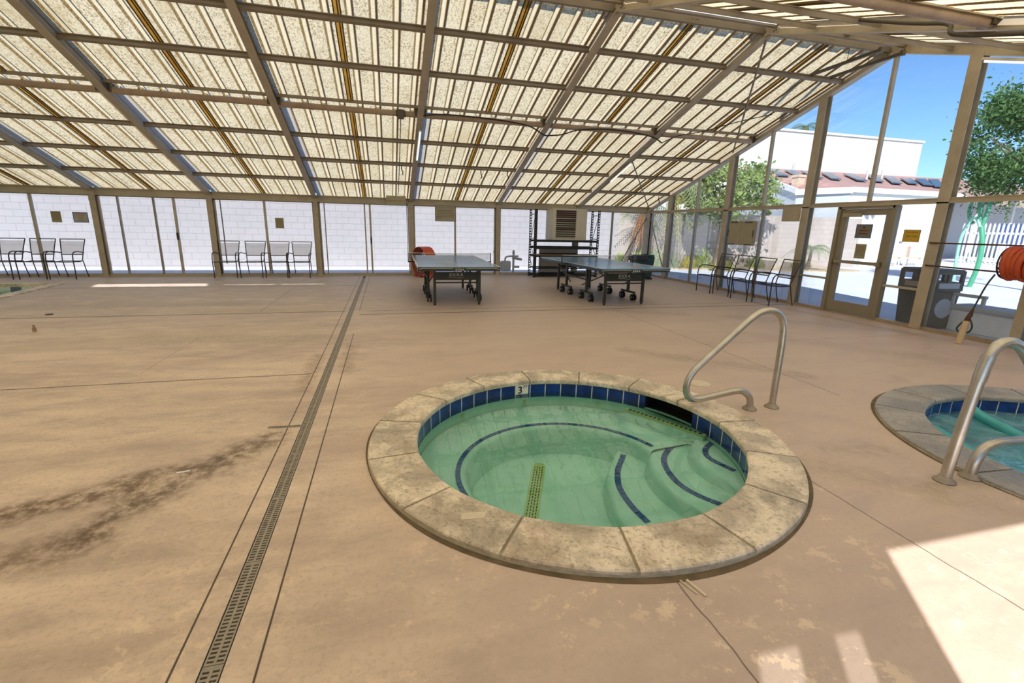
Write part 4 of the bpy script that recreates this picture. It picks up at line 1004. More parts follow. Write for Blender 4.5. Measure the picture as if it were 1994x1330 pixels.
# ------------------------------------------------------------------ ping pong tables
def pp_table(label, loc, rz, topmat, L=3.22, W=1.50):
    t = thing('ping_pong_table', label, 'ping pong table', loc, rz); H = .76
    for s, nm in ((-1, 'near'), (1, 'far')):
        y0, y1 = (0, L/2-.005) if s < 0 else (L/2+.005, L)
        mb = MB(); mb.box(-W/2, W/2, y0, y1, H-.018, H); top = mb.build('tabletop', topmat, t, bevel=.003)
        mb = MB(); e = .0008
        ye = (y0, y0+.02) if s < 0 else (y1-.02, y1)
        mb.box(-W/2, W/2, ye[0], ye[1], H, H+e); mb.box(-W/2, -W/2+.02, y0, y1, H, H+e*.9); mb.box(W/2-.02, W/2, y0, y1, H, H+e*.9); mb.box(-.003, .003, y0, y1, H, H+e*.8)
        mb.build('boundary_lines', 'white', top)
        mb = MB(); a0 = y0+.01; a1 = y1-.01
        mb.box(-W/2+.008, W/2-.008, a0, a0+.025, H-.075, H-.018); mb.box(-W/2+.008, W/2-.008, a1-.025, a1, H-.075, H-.018)
        mb.box(-W/2+.008, -W/2+.035, a0, a1, H-.065, H-.018); mb.box(W/2-.035, W/2-.008, a0, a1, H-.065, H-.018); ap = mb.build('apron', 'ttgreen', t)
        if s < 0:
            mb = MB(); 
            for sx in (-1, 1): mb.bar((sx*.12, a0-.001, H-.030), (sx*(W/2-.10), a0-.001, H-.030), .002, .006); mb.bar((sx*(W/2-.10), a0-.001, H-.030), (sx*(W/2-.02), a0-.001, H-.045), .002, .006)
            mb.build('pinstripe', 'white', ap)
            lettering('JOOLA', .052, (0, a0-.002, H-.068), (1, 0, 0), (0, 0, 1), 'white', ap); lettering('JOOLA', .052, (.002, a0-.002, H-.067), (1, 0, 0), (0, 0, 1), 'white', ap)
        yl = .42 if s < 0 else L-.42        # end legs
        for sx in (-1, 1):
            mb = MB(); mb.box(sx*.425-.024, sx*.425+.024, yl-.024, yl+.024, .03, H-.03); lg = mb.build('leg', 'ttgreen', t)
            mb = MB(); mb.tube([(sx*.425, yl, 0), (sx*.425, yl, .012), (sx*.425, yl, .035)], [.024, .024, .010], 12); mb.build('foot', 'dark', lg)
            mb = MB(); mb.bar((sx*.425, yl+(.03 if s < 0 else -.03), .60), (sx*.50, L/2-s*-.30, .30), .02, .02); mb.build('strut', 'ttgreen', t)
        if s < 0:
            mb = MB(); mb.box(-.40, .40, yl-.014, yl+.014, .475, .625); pn = mb.build('leg_panel', 'ttgreen', t)
            lettering('JOOLA', .085, (-.02, yl-.016, .548), (1, 0, 0), (0, 0, 1), 'white', pn); lettering('JOOLA', .085, (-.017, yl-.016, .549), (1, 0, 0), (0, 0, 1), 'white', pn)
            mb = MB(); mb.tube(smooth_path([(-.13, yl-.016, .522), (-.06, yl-.016, .532), (.0, yl-.016, .522), (.06, yl-.016, .513), (.12, yl-.016, .526)], 2), .003, 6); mb.build('swoosh', 'white', pn)
        else:
            mb = MB(); mb.box(-.40, .40, yl-.014, yl+.014, .55, .60); mb.build('leg_panel', 'ttgreen', t)
        mb = MB(); mb.box(-.40, .40, yl-.012, yl+.012, .415, .440); mb.build('crossbar', 'ttgreen', t)
        for sx in (-1, 1):                      # wheel carriages
            yc = L/2+s*.52; xx = sx*.50
            mb = MB(); mb.box(xx-.022, xx+.022, yc-.03, yc+.03, .17, H-.03); mb.build('carriage_post', 'ttgreen', t)
            mb = MB(); mb.box(xx-.022, xx+.022, yc-.27, yc+.27, .155, .195); mb.build('wheel_bar', 'ttgreen', t)
            for sy in (-1, 1):
                yw = yc+sy*.23; mb = MB(); mb.tube([(xx, yw, .155), (xx, yw, .07)], .012, 8)
                for dx in (-.03, .03):
                    mb.tube([(xx+dx-.013, yw, .072), (xx+dx-.010, yw, .072), (xx+dx+.010, yw, .072), (xx+dx+.013, yw, .072)], [.058, .072, .072, .058], 18)
                    mb.tube([(xx+dx-.016, yw, .072), (xx+dx+.016, yw, .072)], .018, 10, 1)
                mb.build('caster', ['dark', 'greypipe'], t)
    for sx in (-1, 1):
        mb = MB(); mb.box(sx*(W/2+.12)-.008, sx*(W/2+.12)+.008, L/2-.012, L/2+.012, H-.03, H+.155); mb.box(min(sx*(W/2-.06), sx*(W/2+.13)), max(sx*(W/2-.06), sx*(W/2+.13)), L/2-.03, L/2+.03, H-.045, H-.02); mb.build('net_post', 'dark', t)
        mb = MB(); mb.box(sx*.50-.018, sx*.50+.018, L/2-.5, L/2+.5, .42, .45); mb.build('link_bar', 'ttgreen', t)
    mb = MB(); n = 12; vs = []
    for i in range(n+1): u = i/n*2-1; vs += [(u*(W/2+.115), L/2, H+.002), (u*(W/2+.115), L/2, H+.150-.012*(1-u*u))]
    mb.add(vs, [(2*i, 2*i+2, 2*i+3, 2*i+1) for i in range(n)]); nt = mb.build('net', 'net', t)
    mb = MB(); mb.tube([(vs[2*i+1]) for i in range(n+1)], .006, 6); mb.build('net_tape', 'white', nt)
    return t
pp_table('blue ping pong table facing the camera squarely, in front of the orange drum fan', (1.265, 8.50, 0), -.02, 'tt_top')
pp_table('blue ping pong table on the right, standing by the black rack', (4.60, 8.13, 0), .045, 'tt_top2')

# ------------------------------------------------------------------ black rack, heater cabinet, duct
rk = thing('storage_rack', 'black slotted steel storage rack against the far glass wall', 'rack', (4.27, 13.62, 0))
def slotted(x, y, h=2.0):
    mb = MB(); w_ = .062
    mb.box(x-w_/2, x-w_/2+.013, y-.003, y+.003, 0, h); mb.box(x+w_/2-.013, x+w_/2, y-.003, y+.003, 0, h); mb.box(x-w_/2, x-w_/2+.004, y, y+.04, 0, h)
    z = 0
    while z < h-.03: mb.bar((x-w_/2+.004, y, z+.012), (x+w_/2-.004, y, z+.030), .006, .036); z += .078
    mb.box(x-.035, x+.035, y-.02, y+.05, 0, .006); return mb.build('upright', 'rack', rk)
for x in (.0, 2.02):
    slotted(x, 0); slotted(x, .50)
    mb = MB()
    for a, b in ((.15, .55), (.55, 1.0), (1.9, 1.0)): mb.bar((x, .02, a), (x, .50, b), .008, .022)
    for z in (.10, .62, 1.15, 1.85): mb.bar((x, .02, z), (x, .50, z), .008, .022)
    mb.build('side_brace', 'rack', rk)
for z, h in ((1.075, .05), (.88, .075), (.63, .05), (.27, .04), (.045, .05)):
    for y in (-.012, .51):
        mb = MB(); mb.box(.0, 2.02, y, y+.018, z-h/2, z+h/2); mb.build('shelf_beam', 'rack', rk)
mb = MB(); mb.box(.02, 2.0, .01, .51, 1.09, 1.11); mb.build('shelf', 'rack', rk); mb = MB(); mb.box(.02, 2.0, .01, .51, .655, .672); mb.build('shelf', 'ply', rk)
hc = thing('heater_cabinet', 'cream louvred heater cabinet standing on the black rack', 'heater', (4.83, 13.72, 1.112))
mb = MB(); W_, D_, H_ = 1.10, .62, .92
mb.box(0, W_, .03, D_, 0, H_); mb.box(0, .11, 0, .03, 0, H_); mb.box(.75, W_, 0, .03, 0, H_); mb.box(.11, .75, 0, .03, 0, .06); mb.box(.11, .75, 0, .03, H_-.05, H_); mb.build('housing', 'cream', hc)
mb = MB(); mb.box(.11, .75, .026, .0305, .06, H_-.05); mb.build('louvre_shade', 'dark', hc)  # dark sheet painting the shade between the slats
for i in range(13):
    z = .085+i*.061; mb = MB(); mb.bar((.115, .014, z), (.745, .014, z), .024, .009, (0, .75, .66)); mb.build('louvre_slat', 'louver' if i in (4, 8, 11, 12, 10) else 'cream', hc)
mb = MB(); mb.box(W_, W_+.012, .05, .09, .35, .62); mb.build('side_latch', 'bolt', hc)
tag_ = thing('duct_panel', 'grey sheet metal duct behind the lower shelves of the black rack', 'duct', (4.60, 14.16, 0))
mb = MB(); mb.box(0, 1.24, 0, .07, .70, .90); mb.build('upper_panel', 'greybox', tag_); mb = MB(); mb.box(0, .95, 0, .07, .10, .60); mb.build('lower_panel', 'greybox', tag_); mb = MB(); mb.box(0, 1.24, .01, .05, .60, .70); mb.box(.0, 1.2, .01, .06, 0, .10); mb.build('support', 'rack', tag_)

# orange drum fan
df = thing('drum_fan', 'big orange drum fan by the far glass behind the first ping pong table', 'fan', (1.03, 13.95, 0), math.radians(26))
mb = MB(); n = 40; r = .41; cz = .44; vs = []
for (x, rr) in ((-.17, r), (-.165, r+.012), (.165, r+.012), (.17, r), (.165, r-.006), (-.165, r-.006)):
    for k in range(n): a = 2*PI*k/n; vs.append((x, rr*math.cos(a), cz+rr*math.sin(a)))
m = 6
for j in range(m):
    for k in range(n):
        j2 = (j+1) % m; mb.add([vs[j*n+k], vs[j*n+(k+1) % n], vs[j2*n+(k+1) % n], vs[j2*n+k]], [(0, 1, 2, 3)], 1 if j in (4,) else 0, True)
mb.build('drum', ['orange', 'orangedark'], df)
mb = MB(); mb.tube([(-.05, 0, cz), (.12, 0, cz)], .08, 16); mb.bar((0, -.40, cz), (0, .40, cz), .05, .03); mb.build('motor', 'boxtan', df)
mb = MB()
for k in range(4):
    a = PI/2*k+.5; u = Vector((0, math.cos(a), math.sin(a))); v = Vector((0, -math.sin(a), math.cos(a))); c = Vector((-.08, 0, cz))
    mb.add([c+u*.05-v*.03+Vector((.02, 0, 0)), c+u*.36-v*.09+Vector((.03, 0, 0)), c+u*.36+v*.09-Vector((.03, 0, 0)), c+u*.05+v*.03-Vector((.02, 0, 0))], [(0, 1, 2, 3)])
mb.build('blades', 'alu', df)
for s in (-1, 1): mb = MB(); mb.box(-.17, .17, s*.24-.025, s*.24+.025, 0, .10); mb.build('foot', 'orange', df)
mb = MB(); mb.tube([(-.12, -.30, .06), (-.08, -.30, .06)], .06, 16); mb.build('wheel', 'dark', df)

# wheeled green bin by the corner
gb = thing('wheeled_bin', 'dark green bin with black lid beyond the right ping pong table', 'bin', (7.55, 13.1, 0))
mb = MB(); mb.add([(-.24, -.22, .05), (.24, -.22, .05), (.24, .22, .05), (-.24, .22, .05), (-.29, -.26, .66), (.29, -.26, .66), (.29, .26, .66), (-.29, .26, .66)], [(3, 2, 1, 0), (4, 5, 6, 7), (0, 1, 5, 4), (1, 2, 6, 5), (2, 3, 7, 6), (3, 0, 4, 7)]); mb.build('body', 'bin_green', gb, bevel=.02)
mb = MB(); mb.box(-.33, .05, -.29, .29, .55, .72); mb.build('lid', 'bin_black', gb, bevel=.03); mb = MB(); mb.tube([(.10, -.22, .69), (.26, -.22, .69)], .05, 12); mb.tube([(.10, .22, .69), (.26, .22, .69)], .05, 12); mb.tube([(.28, -.2, .68), (.28, .2, .68)], .02, 8); mb.build('handle', 'bin_green', gb)
for y in (-.2, .2): mb = MB(); mb.tube([(-.22, y-.02, .06), (-.22, y+.02, .06)], .06, 14); mb.build('wheel', 'dark', gb)
mb = MB(); mb.box(-.26, .26, -.24, .24, 0, .05); mb.build('base', 'bin_black', gb)

# small leftovers on the deck
mb = MB(); mb.tube([(0, 0, 0), (0, 0, .05), (0, 0, .052), (0, 0, .085)], [.022, .022, .013, .013], 10); tag(mb.build('pipe_stub', 'woodpost', loc=(-4.55, 7.47, 0)), 'tiny brown capped pipe stub standing on the deck at left', 'pipe stub')
mb = MB(); mb.tube([(0, 0, 0), (0, 0, .008)], .05, 16); tag(mb.build('skimmer_button', 'dark', loc=(-5.1, 8.75, 0)), 'small dark disc lying on the deck behind the pipe stub', 'disc')
mb = MB(); mb.prism([(0, 0), (.07, .012), (.068, .03), (.002, .018)], 0, .004); tag(mb.build('paper_scrap', 'white', loc=(-1.285, 2.985, 0)), 'tiny white paper scrap on the deck beside the brown stain', 'paper')
mb = MB(); mb.tube([(0, 0, 0), (0, 0, .004)], .035, 16); tag(mb.build('survey_marker', 'cap', loc=(-2.15, 6.05, 0)), 'small pale round disc set in the deck left of the floor drain', 'disc')
mb = MB(); mb.bar((1.22, 1.50, .004), (1.245, 1.40, .004), .012, .006); mb.bar((1.19, 1.505, .004), (1.215, 1.42, .004), .005, .005); tag(mb.build('joint_strip', 'cap'), 'short loose pale strip in the deck joint nearest the camera', 'strip')

# ------------------------------------------------------------------ hose reel and hose at the right edge
hs = thing('hose_reel', 'orange hose coiled on a reel hung at the right edge of the view', 'hose reel', (8.05, 4.22, 1.165))
for y in (.265, -.265):
    mb = MB(); n = 28
    mb.tube([(.205*math.cos(2*PI*k/n), y, .205*math.sin(2*PI*k/n)) for k in range(n)], .010, 8, closed=True); mb.tube([(.165*math.cos(2*PI*k/n), y, .165*math.sin(2*PI*k/n)) for k in range(n)], .006, 6, closed=True)
    for k in range(12): a = PI*k/6; mb.tube([(.165*math.cos(a), y, .165*math.sin(a)), (.205*math.cos(a), y, .205*math.sin(a))], .005, 6)
    for k in range(3): a = PI*k/3; mb.bar((-.2*math.cos(a), y, -.2*math.sin(a)), (.2*math.cos(a), y, .2*math.sin(a)), .02, .006)
    mb.build('reel_side', 'dark', hs)
mb = MB()
for k in range(8):
    y = -.225+k*.064; n = 26; rr = .185+.012*math.sin(k*2.1)
    mb.tube([(rr*math.cos(2*PI*i/n), y+.02*math.sin(2*PI*i/n+k), rr*math.sin(2*PI*i/n)-.005*(k % 3)) for i in range(n)], .036, 10, closed=True)
mb.build('coiled_hose', 'hose', hs)
br_ = thing('reel_bracket', 'pair of rusty brown bars carrying the orange hose reel', 'bracket', (8.33, 5.0, 1.2))
mb = MB(); mb.bar((0, .69, .185), (-.06, -.95, .195), .02, .022); mb.build('bar', 'rust', br_); mb = MB(); mb.bar((0, .68, -.165), (-.06, -.33, -.175), .02, .022); mb.build('bar', 'rust', br_)
mb = MB(); mb.tube([(-.28, -.67, -.035), (-.04, -.67, .19)], .008, 6); mb.tube([(-.06, -.38, -.175), (-.28, -.40, -.10)], .010, 6); mb.build('hanger', 'dark', br_)
st = thing('hose_bib', 'beige plastic standpipe with hose tap on the floor near the right edge', 'standpipe', (7.88, 4.71, 0))
mb = MB(); mb.tube([(0, 0, 0), (.03, .0, .18), (.055, 0, .33)], .040, 14); mb.build('pipe', 'pvc', st)
mb = MB(); mb.tube([(.055, 0, .33), (.06, 0, .37), (.09, .0, .41), (.12, 0, .50)], [.03, .028, .03, .012], 10); mb.build('nozzle', 'rust', st)
mb = MB(); mb.tube(smooth_path([(8.06, 4.60, 1.00), (8.05, 4.66, .85), (8.02, 4.70, .60), (8.0, 4.73, .40), (7.97, 4.80, .27), (7.95, 4.83, .19), (7.95, 4.76, .14), (7.95, 4.66, .17), (7.95, 4.63, .26), (7.96, 4.68, .34), (7.965, 4.72, .40)], 3), .011, 8)
tag(mb.build('garden_hose', 'green_hose'), 'dark green hose hanging from the reel and looping to the standpipe', 'hose')

# ================================================================== OUTSIDE
GZ = -.06
floor_mesh([(-40, -30), (110, -30), (110, 110), (-40, 110)], [[(XL-.1, YN-.1), (XR+.12, YN-.1), (XR+.12, YF+.12), (XL-.1, YF+.12)]], GZ, 'ground', 'ground')
mb = MB(); mb.box(-22, 9.0, 17.7, 17.9, GZ, 2.22); struct(mb.build('block_wall', 'block'))
mb = MB(); mb.box(9.0, 21.4, 17.7, 17.9, GZ, 2.18); struct(mb.build('block_wall', 'block_tan'))
mb = MB(); mb.prism([(8.6, 16.9), (11.1, 17.1-.6), (14.2, 16.3), (17.0, 15.5), (19.5, 15.8), (19.5, 17.69), (8.6, 17.69)], GZ, GZ+.05); struct(mb.build('planting_bed', 'dirt'))
gm_ = thing('gas_meter', 'pale gas meter and pipes outside the glass right of the first ping pong table', 'gas meter', (3.75, 14.95, GZ))
mb = MB(); mb.box(-.22, .13, -.08, .08, .12, .45); mb.build('meter', 'greypipe', gm_, bevel=.05)
mb = MB(); mb.tube(smooth_path([(-.30, 0, 0), (-.30, 0, .55), (-.32, 0, .70), (-.45, 0, .74)], 1), .03, 10); mb.tube(smooth_path([(-.06, 0, .42), (-.06, 0, .56), (.05, 0, .60), (.38, 0, .60)], 1), .028, 10); mb.tube([(.22, 0, 0), (.22, 0, .78)], .035, 10); mb.tube([(.22, 0, .70), (.22, 0, .80)], [.05, .02], 10)
mb.tube([(.18, 0, .55), (.50, 0, .50)], .04, 10); mb.tube([(.26, 0, .26), (.42, 0, .26)], .035, 10); mb.build('pipes', 'greypipe', gm_)

tc = thing('trash_can', 'charcoal outdoor trash can with open hood seen through the glass right of the door', 'trash can', (9.12, 6.08, GZ), -.12)
mb = MB()
mb.add([(-.23, -.28, 0), (.23, -.28, 0), (.23, .28, 0), (-.23, .28, 0), (-.27, -.32, .66), (.27, -.32, .66), (.27, .32, .66), (-.27, .32, .66)], [(3, 2, 1, 0), (4, 5, 6, 7), (0, 1, 5, 4), (1, 2, 6, 5), (2, 3, 7, 6), (3, 0, 4, 7)]); mb.build('body', 'trash', tc, bevel=.02)
mb = MB()
for x in (-.255, .255):
    for y in (-.30, 0, .30): mb.box(x-.025, x+.025, y-.025, y+.025, .66, .97)
for y in (-.30, .30): mb.box(-.03, .03, y-.02, y+.02, .66, .97)
mb.box(-.28, .28, -.325, .325, .93, .99); mb.box(-.265, .265, -.31, .31, .98, 1.01); mb.box(-.28, .28, -.325, .325, .655, .80); mb.build('hood', 'trash', tc)
mb = MB(); mb.box(-.284, -.279, -.20, .20, .70, .785); mb.build('label', 'trashlabel', tc); mb = MB(); mb.box(-.20, .20, -.33, -.325, .70, .785); mb.build('label', 'stucco_grey', tc)
mb = MB(); mb.tube([(0, -.305, .36), (0, -.318, .36)], .165, 32); em_ = mb.build('round_emblem', 'stucco_grey', tc); em_['label'] = 'pale round emblem'
bn = thing('bench', 'white concrete bench with armrest outside the glass at the right', 'bench', (9.45, 5.17, GZ))
mb = MB(); mb.box(-.20, .25, -1.1, .60, 0, .36); mb.build('seat_block', 'conc_out', bn, bevel=.02); mb = MB(); mb.box(-.24, .28, -1.15, .62, .36, .44); mb.build('seat', 'stucco_grey', bn, bevel=.02)
mb = MB()
for a, b in (((-.22, .58, .44), (-.22, .58, .62)), ((-.22, .15, .44), (-.22, .15, .62)), ((-.22, .62, .61), (-.22, .11, .61)), ((-.22, .62, .42), (-.22, .11, .42))): mb.bar(a, b, .05, .05)
mb.build('armrest', 'stucco_grey', bn, bevel=.01)

# foliage helpers
def leaves(mb, c, rad, n, size, rnd, flat=.5, clumps=18, hollow=.5):
    cl = []
    for _ in range(clumps):
        while True:
            p = Vector([rnd.uniform(-1, 1) for _ in range(3)])
            if hollow < p.length < 1: break
        cl.append((Vector((p.x*rad[0], p.y*rad[1], p.z*rad[2])), rnd.uniform(.22, .42)))
    R_ = min(rad)
    for i in range(n):
        k, s = cl[i % clumps]
        p = Vector(c)+k+Vector([rnd.gauss(0, s*R_*.6) for _ in range(3)])
        a = Vector([rnd.gauss(0, 1) for _ in range(3)]).normalized(); b = a.cross(Vector([rnd.gauss(0, 1) for _ in range(3)])).normalized(); L = size*rnd.uniform(.6, 1.4)
        mb.add([p-a*L, p-b*L*flat, p+a*L, p+b*L*flat], [(0, 1, 2, 3)])
def tree(name, label, base, crown, rad, n, size, mat, group=None, seed=1, clumps=24, trunk_r=.12, extra=()):
    rnd = random.Random(seed); t = thing(name, label, 'tree', base, 0, group); c = Vector(crown)-Vector(base)
    mb = MB(); P_ = smooth_path([(0, 0, -.02), (c.x*.3+.05, c.y*.3, c.z*.35), (c.x*.7-.05, c.y*.7, c.z*.7), tuple(c)], 2); mb.tube(P_, [trunk_r*(1-.6*i/(len(P_)-1)) for i in range(len(P_))], 8)
    for k in range(7):
        a = rnd.uniform(0, 2*PI); e = c+Vector((math.cos(a)*rad[0]*.7, math.sin(a)*rad[1]*.7, rnd.uniform(-.3, .6)*rad[2])); s = c*rnd.uniform(.5, .85)
        mb.tube([s, (s+e)/2+Vector((0, 0, .1)), e], [trunk_r*.4, trunk_r*.25, trunk_r*.1], 6)
    mb.build('trunk', 'bark', t)
    mb = MB(); leaves(mb, c, rad, n, size, rnd, clumps=clumps)
    for (cc, rr, nn2) in extra: leaves(mb, Vector(cc)-Vector(base), rr, nn2, size, rnd, clumps=10)
    mb.build('foliage', mat, t); return t
def frond_set(mb, c, n, L, droop, rnd, wid=.05, up=.6, lean=0, down=False, leaf=16):
    for k in range(n):
        a = 2*PI*k/n+rnd.uniform(-.2, .2); e = rnd.uniform(up-.4, up+.3); d = Vector((math.cos(a)*math.cos(e), math.sin(a)*math.cos(e), math.sin(e)))
        pts = []; LL = L*rnd.uniform(.75, 1.15)
        for i in range(leaf+1):
            t = i/leaf; pts.append(Vector(c)+d*LL*t+Vector((0, 0, -droop*LL*t*t)))
        for i in range(leaf):
            p, q = pts[i], pts[i+1]; t = (q-p).normalized(); s = t.cross(Vector((0, 0, 1))).normalized()
            for sg in (-1, 1):
                tip = p+(s*sg*.8+t*.7+Vector((0, 0, -.35))).normalized()*LL*.30*math.sin(PI*(.15+.8*i/leaf))
                mb.add([p, p+t*wid*LL*.5, tip], [(0, 1, 2)])
            mb.add([p-s*.006, p+s*.006, q+s*.006, q-s*.006], [(0, 1, 2, 3)])
def palm(name, label, base, top, n, L, droop, mat, seed, tr=.12, up=.6, skirt=None, cat='palm'):
    rnd = random.Random(seed); t = thing(name, label, cat, base); c = Vector(top)-Vector(base)
    if c.length > .15:
        mb = MB(); P_ = [c*(i/10) for i in range(11)]; mb.tube(P_, [tr*(1.05 if i % 2 else .95) for i in range(11)], 10); mb.build('trunk', 'bark', t)
    mb = MB(); frond_set(mb, c, n, L, droop, rnd, up=up); mb.build('fronds', mat, t)
    if skirt: mb = MB(); frond_set(mb, c-Vector((0, 0, .1)), skirt[0], skirt[1], 1.2, rnd, up=-.9); mb.build('dead_fronds', 'leaf_dry' if len(skirt) < 3 else skirt[2], t)
    return t
tree('shade_tree', 'light green bushy tree over the block wall behind the glass gable', (12.6, 16.3, GZ), (12.9, 16.3, 3.0), (1.9, 1.0, 1.0), 5200, .085, 'leaf_light', seed=3, clumps=40, extra=(((12.0, 16.6, 2.0), (.9, .4, .45), 600), ((15.2, 17.0, 2.5), (.7, .5, .35), 500), ((11.2, 17.0, 2.9), (.8, .6, .6), 600), ((14.2, 17, 3.6), (.6, .5, .4), 300)))
palm('palm_tree', 'palm with orange dry fronds by the far block wall, seen over the corner glass', (8.95, 16.9, GZ), (9.6, 16.8, 2.35), 20, 1.5, .75, 'leaf_palm', 5, .085, .25, (34, .75))
palm('palm_tree', 'tall palm with drooping pale fronds left of the light green tree', (10.6, 16.5, GZ), (10.7, 16.5, 3.3), 22, 1.5, .9, 'leaf_palm', 6, .12, .4, (18, 1.1, 'leaf_yellow'))
palm('small_palm', 'small grey-green palm on the plaza, seen left of the glass door', (16.9, 16.0, GZ+.04), (17.0, 16.0, .85), 20, 1.15, .85, 'leaf_palm', 8, .06, .7, None, 'palm')
palm('palm_tree', 'palm crown rising behind the tall white building', (44, 45, GZ), (44.2, 45, 12.6), 20, 2.6, .8, 'leaf_mid', 9, .3, .5, None)
tree('shade_tree', 'big mid-green tree at the right edge beyond the plaza', (18.2, 8.7, GZ), (18.0, 10.45, 4.05), (1.6, 1.15, 1.5), 15000, .055, 'leaf_mid', seed=11, clumps=46, trunk_r=.12)
rnd = random.Random(4)
for k, (x, y, w_, h, mat, lab) in enumerate([
        (9.55, 16.75, .42, .85, 'leaf_lime', 'lime green shrub in the bed just outside the corner glass'),
        (10.35, 16.9, .45, .95, 'leaf_lime', 'bright lime shrub left of centre in the planting bed'),
        (11.1, 17.0, .5, .8, 'leaf_light', 'soft green shrub in the middle of the planting bed'),
        (11.9, 16.95, .35, .55, 'leaf_yellow', 'low yellow-flowering shrub behind the right-hand chairs'),
        (12.6, 17.0, .42, 1.0, 'leaf_lime', 'tall spiky lime shrub behind the right-hand chairs'),
        (13.5, 17.1, .40, .6, 'leaf_palm', 'grey-green shrub at the right part of the planting bed'),
        (12.7, 15.9, .50, .42, 'leaf_yellow', 'yellow-green mounded shrub nearest the chairs, outside'),
        (15.3, 17.1, .40, .55, 'leaf_lime', 'small shrub beneath the tan block wall at right'),
        (17.6, 17.0, .45, .42, 'leaf_yellow', 'low yellow-green shrub beside the small palm'),
        (8.95, 17.2, .30, .6, 'leaf_lime', 'lime shrub at the foot of the dry palm')]):
    t = thing('garden_shrub', lab, 'shrub', (x, y, GZ+.04), 0, 'garden shrubs'); mb = MB()
    for i in range(420):
        a = rnd.uniform(0, 2*PI); rr = w_*math.sqrt(rnd.random()); z = h*rnd.random()*math.sqrt(max(.05, 1-(rr/w_)**2)); d = Vector((math.cos(a)*.5, math.sin(a)*.5, 1)).normalized(); p = Vector((math.cos(a)*rr*.9, math.sin(a)*rr*.9, z*.85)); s = Vector((-math.sin(a), math.cos(a), 0))*.016
        L = rnd.uniform(.08, .22)
        mb.add([p-s, p+s, p+d*L+Vector((rnd.gauss(0, .03), rnd.gauss(0, .03), 0))], [(0, 1, 2)])
    mb.build('leaves', mat, t)
    mb = MB()
    for i in range(5): a = i*1.3; mb.tube([(0, 0, -.02), (math.cos(a)*w_*.4, math.sin(a)*w_*.4, h*.5)], .008, 5)
    mb.build('stems', 'bark', t)

# clubhouse with clay tile roof, tall white block behind
bl = thing('clubhouse', 'low white clubhouse with pinkish clay tile roof and solar panels', 'building', (28, 20, GZ))
def W2(p): return Vector(p)-Vector((28, 20, GZ))
def wallq(mb, a, b, z0, z1, z1b=None, th=.25):
    a, b = Vector((*a, 0)), Vector((*b, 0)); d = (b-a).normalized(); n_ = Vector((-d.y, d.x, 0))*th
    vs = [W2((p.x, p.y, z)) for p, zt in ((a, z1), (b, z1b or z1), (b+n_, z1b or z1), (a+n_, z1)) for z in (z0, zt)]
    mb.add(vs, [(0, 2, 3, 1), (2, 4, 5, 3), (4, 6, 7, 5), (6, 0, 1, 7), (1, 3, 5, 7), (0, 6, 4, 2)])
mb = MB(); wallq(mb, (21.6, 21.9), (22.5, 19.5), GZ, 3.7); wallq(mb, (24.2, 30.4), (21.6, 21.9), GZ, 5.9, 3.7); mb.build('gable_wall', 'stucco_grey', bl)  # grey stucco puts the side wall's weaker sunlight into its colour
mb = MB(); wallq(mb, (22.5, 19.5), (28.8, 19.6), GZ, 3.7); wallq(mb, (28.8, 19.6), (30.0, 24.0), GZ, 3.7); mb.build('front_wall', 'stucco', bl)
mb = MB(); wallq(mb, (21.45, 21.85), (22.45, 19.35), 3.45, 3.75, None, .12); wallq(mb, (22.45, 19.35), (28.8, 19.45), 3.5, 3.75, None, .12); wallq(mb, (28.8, 19.45), (34.0, 20.55), 3.5, 3.75, None, .12); mb.bar(W2((24.15, 30.55, 5.93)), W2((21.52, 21.85, 3.66)), .14, .26)
mb.build('fascia', 'stucco', bl)
def zroof(y): return 3.7+(y-19.5)*.21
RA, RB, RC, RD, RE, RF = (21.6, 21.85, 3.74), (22.45, 19.4, 3.74), (28.8, 19.5, 3.74), (53, 31.5, 6.25), (24.2, 30.6, 6.0), (53, 24, 3.9)
mb = MB(); vs = [W2(p) for p in (RA, RB, RC, RD, RE, RF)]
mb.add(vs+[v-Vector((0, 0, .10)) for v in vs], [(0, 1, 4), (1, 2, 4), (2, 3, 4), (2, 5, 3), (6, 10, 7), (7, 10, 8), (8, 10, 9), (8, 9, 11), (0, 6, 7, 1), (1, 7, 8, 2), (2, 8, 11, 5), (5, 11, 9, 3), (3, 9, 10, 4), (4, 10, 6, 0)]); mb.build('tile_roof', 'rooftile', bl)
